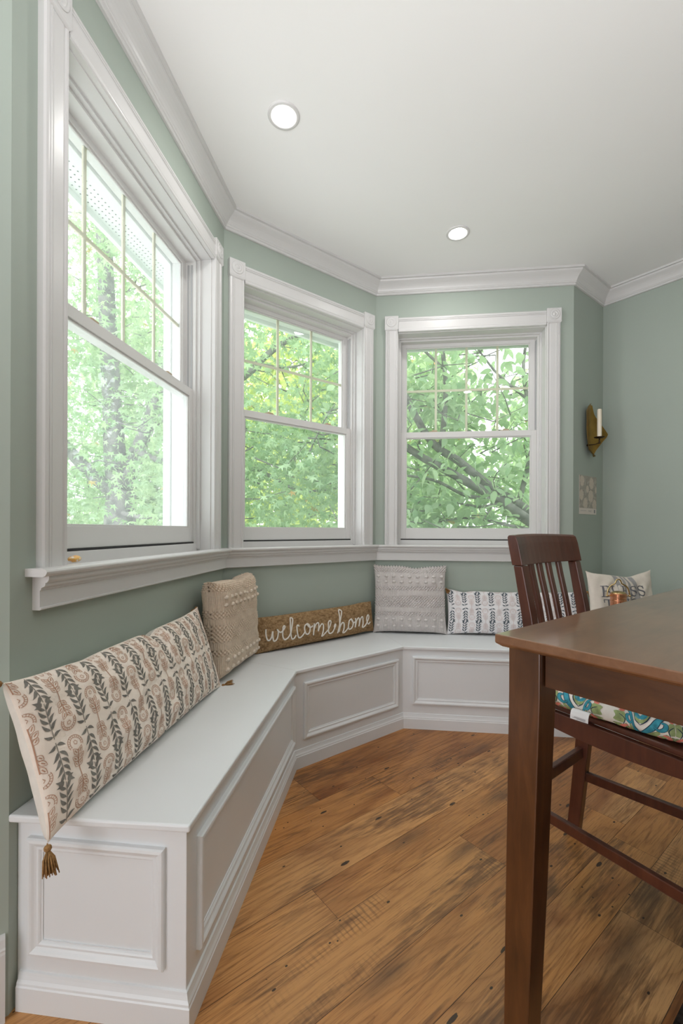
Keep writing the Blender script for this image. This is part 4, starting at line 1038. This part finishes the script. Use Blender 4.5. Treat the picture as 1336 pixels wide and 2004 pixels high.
# ================================================================== RUG
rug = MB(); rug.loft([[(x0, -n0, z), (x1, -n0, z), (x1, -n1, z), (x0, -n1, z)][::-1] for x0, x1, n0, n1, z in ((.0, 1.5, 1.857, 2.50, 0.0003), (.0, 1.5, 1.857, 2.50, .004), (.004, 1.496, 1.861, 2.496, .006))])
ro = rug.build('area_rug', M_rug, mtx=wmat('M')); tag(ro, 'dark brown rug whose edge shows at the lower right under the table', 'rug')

# ================================================================== OUTSIDE
eave = thing('roof_eave', 'white vented roof overhang outside above the bay windows', 'eave', (0, 0, 0))
ep = [P0 + dr(aL)*-.45, P1, P2, P3 + dr(aR)*.03]; ea = [aL, aM, aR]
mb = MB(); sweep(mb, [(-.172, 2.475), (-.172, 2.505), (-.415, 2.505), (-.415, 2.475)][::-1], ep, ea); mb.build('soffit', M_ext, eave)
mb = MB(); sweep(mb, [(-.415, 2.448), (-.415, 2.60), (-.437, 2.60), (-.437, 2.448)][::-1], ep, ea); mb.build('fascia', M_ext, eave, bevel=.002)
mb = MB(); sweep(mb, [(-.172, 2.452), (-.172, 2.475), (-.195, 2.475), (-.192, 2.460)][::-1], ep, ea); mb.build('frieze_strip', M_ext, eave)
mb = MB()
for w, u0, u1 in (('L', -.35, 1.40), ('M', -.1, 1.16), ('R', -.1, 1.3)):
    u = u0
    while u < u1:
        for j in range(9):
            n = -.210-j*.0235; p_ = at(w, u+(.010 if j % 2 else 0), n, 2.4745)
            mb.add([(p_.x+.0036*math.cos(t), p_.y+.0036*math.sin(t), p_.z) for t in np.linspace(0, -2*PI, 7)[:-1]], [tuple(range(6))])
        u += .0235
mb.build('vent_perforation', M_hole, eave)
GZ = -.95
mb = MB(); mb.add([(-40, 2, GZ), (30, 2, GZ), (30, 60, GZ), (-40, 60, GZ)], [(0, 1, 2, 3)])
mb.add([(-40, 2, GZ-.3), (30, 2, GZ-.3), (30, 60, GZ-.3), (-40, 60, GZ-.3)], [(3, 2, 1, 0)])
tag(mb.build('ground', M_lawn), 'green lawn outside the bay windows', 'lawn', kind='structure')

STAR = [];
for k_ in range(5):
    a_ = PI/2+(k_-2)*math.radians(57); R = (.62, .90, 1.0, .90, .62)[k_]
    STAR += [(R*math.cos(a_), R*math.sin(a_)), ]
def star_template():
    out = []
    for k_ in range(5):
        a_ = PI/2-(k_-2)*math.radians(57); R = (.70, .92, 1.0, .92, .70)[k_]
        am = a_-math.radians(28.5); Rm = .34
        out.append((R*math.cos(a_), R*math.sin(a_))); 
        if k_ < 4: out.append((Rm*math.cos(am), Rm*math.sin(am)))
    out.append((0, -.12))
    v = [(0, .06, .03)]+[(x_, y_, -.22*(x_*x_+y_*y_)) for x_, y_ in out]
    n = len(out); f = [(0, 1+(i+1) % n, 1+i) for i in range(n)]
    return np.array(v), f
def oval_template():
    t = np.linspace(0, 1, 6); w_ = .24*np.sin(PI*t**.8)
    v = [(0, y_, -.25*y_*y_) for y_ in t]+[(a_, y_, .06-.25*y_*y_) for a_, y_ in zip(w_[1:-1], t[1:-1])]+[(-a_, y_, .06-.25*y_*y_) for a_, y_ in zip(w_[1:-1], t[1:-1])]
    f = []
    for s_ in (6, 10):
        f.append((0, 1, s_) if s_ == 6 else (0, s_, 1))
        for i in range(3): q = (1+i, 2+i, s_+i+1, s_+i); f.append(q if s_ == 6 else q[::-1])
        f.append((4, 5, s_+3) if s_ == 6 else (4, s_+3, 5))
    return np.array(v), f
def quad_template(): return np.array([(0, 0, 0), (.34, .5, -.05), (0, 1, -.2), (-.34, .5, -.05)]), [(0, 1, 2, 3)]
def leaves(name, mat, parent, tmpl, pos, size, droop, rng, tone_fn=None):
    V, F = tmpl; n = len(pos); nv = len(V)
    yaw = rng.uniform(0, 2*PI, n); pit = droop+rng.normal(0, .45, n); rol = rng.normal(0, .5, n)
    cy, sy, cp_, sp_, cr, sr = np.cos(yaw), np.sin(yaw), np.cos(pit), np.sin(pit), np.cos(rol), np.sin(rol)
    sz = size*rng.uniform(.65, 1.2, n)
    x, y, z = V[:, 0][None]*sz[:, None], V[:, 1][None]*sz[:, None], V[:, 2][None]*sz[:, None]
    x1, z1 = x*cr[:, None]+z*sr[:, None], -x*sr[:, None]+z*cr[:, None]
    y2, z2 = y*cp_[:, None]-z1*sp_[:, None], y*sp_[:, None]+z1*cp_[:, None]
    X = x1*cy[:, None]-y2*sy[:, None]+pos[:, 0:1]; Y = x1*sy[:, None]+y2*cy[:, None]+pos[:, 1:2]; Zz = z2+pos[:, 2:3]
    co = np.stack([X, Y, Zz], -1).reshape(-1, 3)
    ln_ = np.array([len(f) for f in F]); fl = np.concatenate([np.array(f) for f in F])
    loops = (fl[None]+(np.arange(n)*nv)[:, None]).ravel(); tot = np.tile(ln_, n); st = np.concatenate([[0], np.cumsum(tot)[:-1]])
    me = bpy.data.meshes.new(name); me.vertices.add(len(co)); me.vertices.foreach_set('co', co.ravel().astype(np.float32))
    me.loops.add(len(loops)); me.loops.foreach_set('vertex_index', loops.astype(np.int32))
    me.polygons.add(len(tot)); me.polygons.foreach_set('loop_start', st.astype(np.int32)); me.polygons.foreach_set('loop_total', tot.astype(np.int32))
    me.update(calc_edges=True); me.validate()
    a_ = me.attributes.new('tone', 'FLOAT', 'POINT'); tn_ = rng.uniform(0, .9, n); tn_ = np.where(rng.uniform(0, 1, n) < .006, 1.0, tn_)
    a_.data.foreach_set('value', np.repeat(tn_, nv).astype(np.float32)); me.materials.append(mat)
    o = bpy.data.objects.new(name, me); C.objects.link(o); o.parent = parent; o['kind'] = 'stuff'; return o
def cloud(rng, blobs, per, spread):
    out = []
    for (c, r, n) in blobs:
        k_ = rng.normal(0, 1, (n, 3)); k_ = k_/np.linalg.norm(k_, axis=1, keepdims=True)*rng.uniform(.25, 1, (n, 1))**.5
        ctr = np.array(c)+k_*np.array(r)
        p_ = np.repeat(ctr, per, 0)+rng.normal(0, 1, (n*per, 3))*np.array(spread); out.append(p_)
    return np.vstack(out)
def limbs(parent, segs):
    for i, (pts, r0, r1) in enumerate(segs):
        q = catmull(pts, 6); mb = MB(); mb.tube(q, list(np.linspace(r0, r1, len(q))), 10)
        mb.build('branch' if i else 'trunk', M_bark, parent, smooth=True)
def twigs(mb, rng, pos, k, r=.006, ln=.5):
    for i in range(k):
        p_ = pos[rng.integers(len(pos))]; d_ = rng.normal(0, 1, 3); d_[2] = abs(d_[2])*.4-.1; d_ = d_/np.linalg.norm(d_)*ln*rng.uniform(.5, 1.2)
        b_ = rng.normal(0, .05, 3)
        mb.tube([tuple(p_), tuple(p_+d_*.5+b_), tuple(p_+d_)], [r*1.3, r, r*.5], 5)
rng = np.random.default_rng(5)
# sweetgum beyond the left and middle windows
tA = thing('star_leaf_tree', 'leafy tree with star-shaped leaves and forked trunk outside the left window', 'tree', (-2.55, 5.1, GZ))
loc = np.array([-2.55, 5.1, GZ])
R_ = lambda *pts: [tuple(np.array(p_)-loc) for p_ in pts]
limbs(tA, [(R_((-2.5, 5.1, GZ-.1), (-2.5, 5.1, .3), (-2.52, 5.1, 1.15), (-2.5, 5.1, 1.55)), .21, .15),
           (R_((-2.5, 5.1, 1.4), (-2.60, 5.15, 1.9), (-2.66, 5.2, 2.5), (-2.72, 5.2, 3.5), (-2.85, 5.3, 5.2)), .135, .08),
           (R_((-2.5, 5.1, 1.45), (-2.78, 5.05, 1.7), (-3.05, 5.0, 2.0), (-3.6, 4.9, 2.7), (-4.2, 4.8, 3.6)), .085, .04),
           (R_((-2.5, 5.1, 1.5), (-2.30, 5.2, 2.2), (-2.05, 5.25, 3.0), (-1.95, 5.3, 3.8), (-1.8, 5.4, 5.2)), .09, .06),
           (R_((-2.2, 5.2, 2.35), (-1.6, 5.0, 2.6), (-1.09, 4.9, 2.78), (-.85, 4.9, 3.0), (-.55, 4.9, 3.2), (.1, 4.9, 3.35)), .055, .022),
           (R_((-.95, 4.9, 2.93), (-.6, 4.85, 2.87), (-.3, 4.8, 2.92)), .018, .008),
           (R_((-2.35, 5.0, 2.0), (-1.6, 4.7, 1.75), (-.9, 4.5, 1.72), (-.4, 4.4, 1.5), (.1, 4.4, 1.55)), .035, .008),
           (R_((-2.5, 5.0, 1.3), (-2.1, 4.9, 1.25), (-1.7, 4.8, 1.38), (-1.3, 4.7, 1.36)), .03, .010)])
bl_ = [((-3.5, 5.6, 2.6), (1.5, .7, 1.7), 300), ((-2.3, 5.3, 3.6), (1.5, .8, 1.3), 260), ((-1.75, 4.7, 1.9), (.65, .6, 1.0), 110), ((-3.0, 5.3, 1.9), (.7, .7, .9), 60),
       ((-.75, 4.7, 2.7), (1.2, .7, 1.0), 260), ((-.5, 4.4, 1.55), (1.05, .5, .62), 300), ((-3.6, 5.0, 1.5), (.9, .5, .6), 70), ((.2, 5.0, 3.2), (.8, .6, .8), 110), ((-1.6, 4.5, 4.2), (1.4, .7, .9), 160), ((-3.4, 6.4, 4.6), (1.9, .7, 1.5), 260), ((-4.2, 6.6, 2.2), (1.4, .5, 1.5), 170)]
pos = cloud(rng, bl_, 12, (.15, .13, .13))
mb = MB(); twigs(mb, rng, pos-loc, 260)
mb.build('twigs', M_bark, tA, smooth=True)['kind'] = 'stuff'
leaves('foliage', M_leafA, tA, star_template(), pos-loc, .062, -.75, rng)
# oval-leaved tree beyond the right window
tB = thing('oval_leaf_tree', 'tree with two slanting limbs and oval leaves outside the right window', 'tree', (2.75, 4.3, GZ))
loc = np.array([2.75, 4.3, GZ])
limbs(tB, [(R_((2.75, 4.3, GZ-.1), (2.6, 4.25, .2), (2.3, 4.15, .75)), .13, .085),
           (R_((2.3, 4.15, .75), (1.99, 4.05, 1.0), (1.675, 4.0, 1.20), (1.377, 4.0, 1.402), (.966, 4.0, 1.63), (.645, 4.0, 1.81), (.1, 4.05, 2.2)), .058, .028),
           (R_((2.35, 4.2, .78), (2.0, 4.1, 1.08), (1.674, 4.05, 1.30), (1.331, 4.05, 1.52), (1.057, 4.05, 1.74), (.782, 4.05, 1.95), (.45, 4.1, 2.6)), .050, .030),
           (R_((1.37, 4.0, 1.40), (1.1, 3.95, 1.42), (.8, 3.9, 1.55), (.45, 3.9, 1.6)), .020, .009),
           (R_((1.45, 4.0, 1.36), (1.2, 3.9, 1.32), (.95, 3.85, 1.36)), .018, .008), (R_((1.9, 4.0, 1.08), (1.5, 3.9, 1.15), (1.1, 3.85, 1.22), (.8, 3.8, 1.18)), .018, .007),
           (R_((.9, 4.05, 1.87), (.95, 4.1, 2.4), (.92, 4.1, 3.0), (1.1, 4.2, 3.8)), .028, .012), (R_((1.6, 4.05, 1.36), (1.75, 4.1, 2.0), (1.7, 4.2, 2.7), (1.9, 4.2, 3.6)), .026, .010),
           (R_((.92, 4.1, 2.6), (.7, 4.0, 2.75), (.45, 4.0, 3.0)), .015, .007), (R_((1.72, 4.1, 2.3), (1.4, 4.0, 2.5), (1.2, 4.0, 2.75)), .015, .007)])
bl_ = [((1.3, 4.3, 2.9), (1.3, .6, 1.0), 215), ((.6, 4.3, 2.1), (.7, .5, .6), 85), ((1.0, 4.1, 1.35), (1.0, .45, .50), 95), ((2.3, 4.3, 2.0), (.7, .5, .9), 90), ((1.7, 4.2, 1.7), (.6, .4, .35), 40), ((.7, 3.95, 1.15), (.6, .3, .3), 70)]
pos = cloud(rng, bl_, 8, (.11, .10, .08))
mb = MB(); twigs(mb, rng, pos-loc, 220, .005, .45)
mb.build('twigs', M_bark, tB, smooth=True)['kind'] = 'stuff'
leaves('foliage', M_leafB, tB, oval_template(), pos-loc, .115, -.35, rng)
# paler trees further off, each its own thing
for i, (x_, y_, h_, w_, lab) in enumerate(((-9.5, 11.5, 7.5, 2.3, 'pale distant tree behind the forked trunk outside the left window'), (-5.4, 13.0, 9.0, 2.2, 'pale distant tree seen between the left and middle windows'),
                                           (-1.3, 12.0, 7.5, 1.9, 'distant tree with sunlit yellow-green painted into its leaves beyond the middle window'), (2.3, 13.5, 8.0, 1.9, 'pale distant tree beyond the left half of the right window'), (6.1, 12.0, 6.5, 2.0, 'pale distant tree beyond the right half of the right window'))):
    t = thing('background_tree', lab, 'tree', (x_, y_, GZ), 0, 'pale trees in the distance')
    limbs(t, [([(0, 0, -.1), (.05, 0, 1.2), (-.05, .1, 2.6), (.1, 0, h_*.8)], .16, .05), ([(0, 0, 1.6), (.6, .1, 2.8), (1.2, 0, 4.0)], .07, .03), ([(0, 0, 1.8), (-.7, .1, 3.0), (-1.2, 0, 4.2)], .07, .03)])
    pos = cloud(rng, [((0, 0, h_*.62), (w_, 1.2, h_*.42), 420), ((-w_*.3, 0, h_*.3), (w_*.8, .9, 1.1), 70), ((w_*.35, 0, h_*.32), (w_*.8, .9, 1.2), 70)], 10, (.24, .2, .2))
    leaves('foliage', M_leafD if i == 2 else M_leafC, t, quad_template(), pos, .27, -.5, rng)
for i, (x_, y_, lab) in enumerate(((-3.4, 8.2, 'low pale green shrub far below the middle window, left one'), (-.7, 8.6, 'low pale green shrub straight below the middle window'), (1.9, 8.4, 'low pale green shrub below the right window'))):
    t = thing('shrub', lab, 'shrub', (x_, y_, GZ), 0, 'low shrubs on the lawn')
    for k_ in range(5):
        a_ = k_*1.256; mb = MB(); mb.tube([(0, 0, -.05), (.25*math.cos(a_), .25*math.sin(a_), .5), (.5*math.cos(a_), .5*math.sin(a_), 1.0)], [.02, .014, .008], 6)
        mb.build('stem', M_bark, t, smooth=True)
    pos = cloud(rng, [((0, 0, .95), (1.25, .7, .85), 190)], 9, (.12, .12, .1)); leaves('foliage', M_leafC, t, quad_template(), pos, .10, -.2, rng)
# small pale outbuilding seen low through the left window
sh = thing('outbuilding', 'small pale gabled outbuilding far off behind the forked tree', 'building', (-8.35, 15.2, GZ), .35)
mb = MB(); mb.box(-1.0, 1.0, -.9, .9, 0, 2.35); mb.add([(1.0, -.9, 2.35), (1.0, .9, 2.35), (1.0, 0, 2.95), (-1.0, -.9, 2.35), (-1.0, .9, 2.35), (-1.0, 0, 2.95)], [(0, 1, 2), (3, 5, 4)]); mb.build('wall', M_shed, sh)
mb = MB()
for s_ in (-1, 1): mb.loft([[(x_, s_*1.1, 2.25), (x_, 0, 2.98), (x_, 0, 3.08), (x_, s_*1.12, 2.33)] for x_ in (-1.2, 1.2)])
mb.build('roof', M_shedroof, sh)
mb = MB(); mb.box(-.35, .35, -.93, -.9, 0, 1.9); mb.build('door', M_shedroof, sh)

# ================================================================== LIGHT, CAMERA
WORLD = 3.5
fl = bpy.data.lights.new('bounce_flash', 'SPOT'); fl.energy = 138; fl.color = (.96, .97, 1.0); fl.spot_size = math.radians(125); fl.spot_blend = .8; fl.shadow_soft_size = .6
fo = bpy.data.objects.new('bounce_flash', fl); C.objects.link(fo); fo.location = (.25, -.35, 1.3)
fo.rotation_euler = Vector((-.05, -.62, -1)).to_track_quat('Z', 'Y').to_euler()
w = bpy.data.worlds.new('daylight'); bpy.context.scene.world = w; w.use_nodes = True
bg = w.node_tree.nodes['Background']; bg.inputs[0].default_value = (.985, .98, 1.02, 1); bg.inputs[1].default_value = WORLD
sc_ = bpy.context.scene
cam = bpy.data.cameras.new('camera'); co = bpy.data.objects.new('camera', cam); C.objects.link(co)
co.location = (0, 0, 1.1131)
cam.sensor_fit = 'VERTICAL'; cam.sensor_height = 24.0; cam.sensor_width = 16.0
cam.lens = 876.4713/2004*24.0; cam.shift_y = (1037.19-1002)/2004; cam.shift_x = 0.0
ROLL = 0.003755
co.rotation_euler = (Matrix.Rotation(PI/2, 4, 'X') @ Matrix.Rotation(ROLL, 4, 'Z')).to_euler()
cam.clip_start = .02
sc_.camera = co
vs_ = sc_.view_settings; vs_.view_transform = 'Standard'; vs_.look = 'None'; vs_.gamma = 1; vs_.exposure = 0.10; vs_.use_curve_mapping = False
cy_ = sc_.cycles; cy_.max_bounces = 9; cy_.diffuse_bounces = 5; cy_.glossy_bounces = 4; cy_.transparent_max_bounces = 24; cy_.transmission_bounces = 6
cy_.caustics_reflective = False; cy_.caustics_refractive = False; cy_.sample_clamp_indirect = 6.0
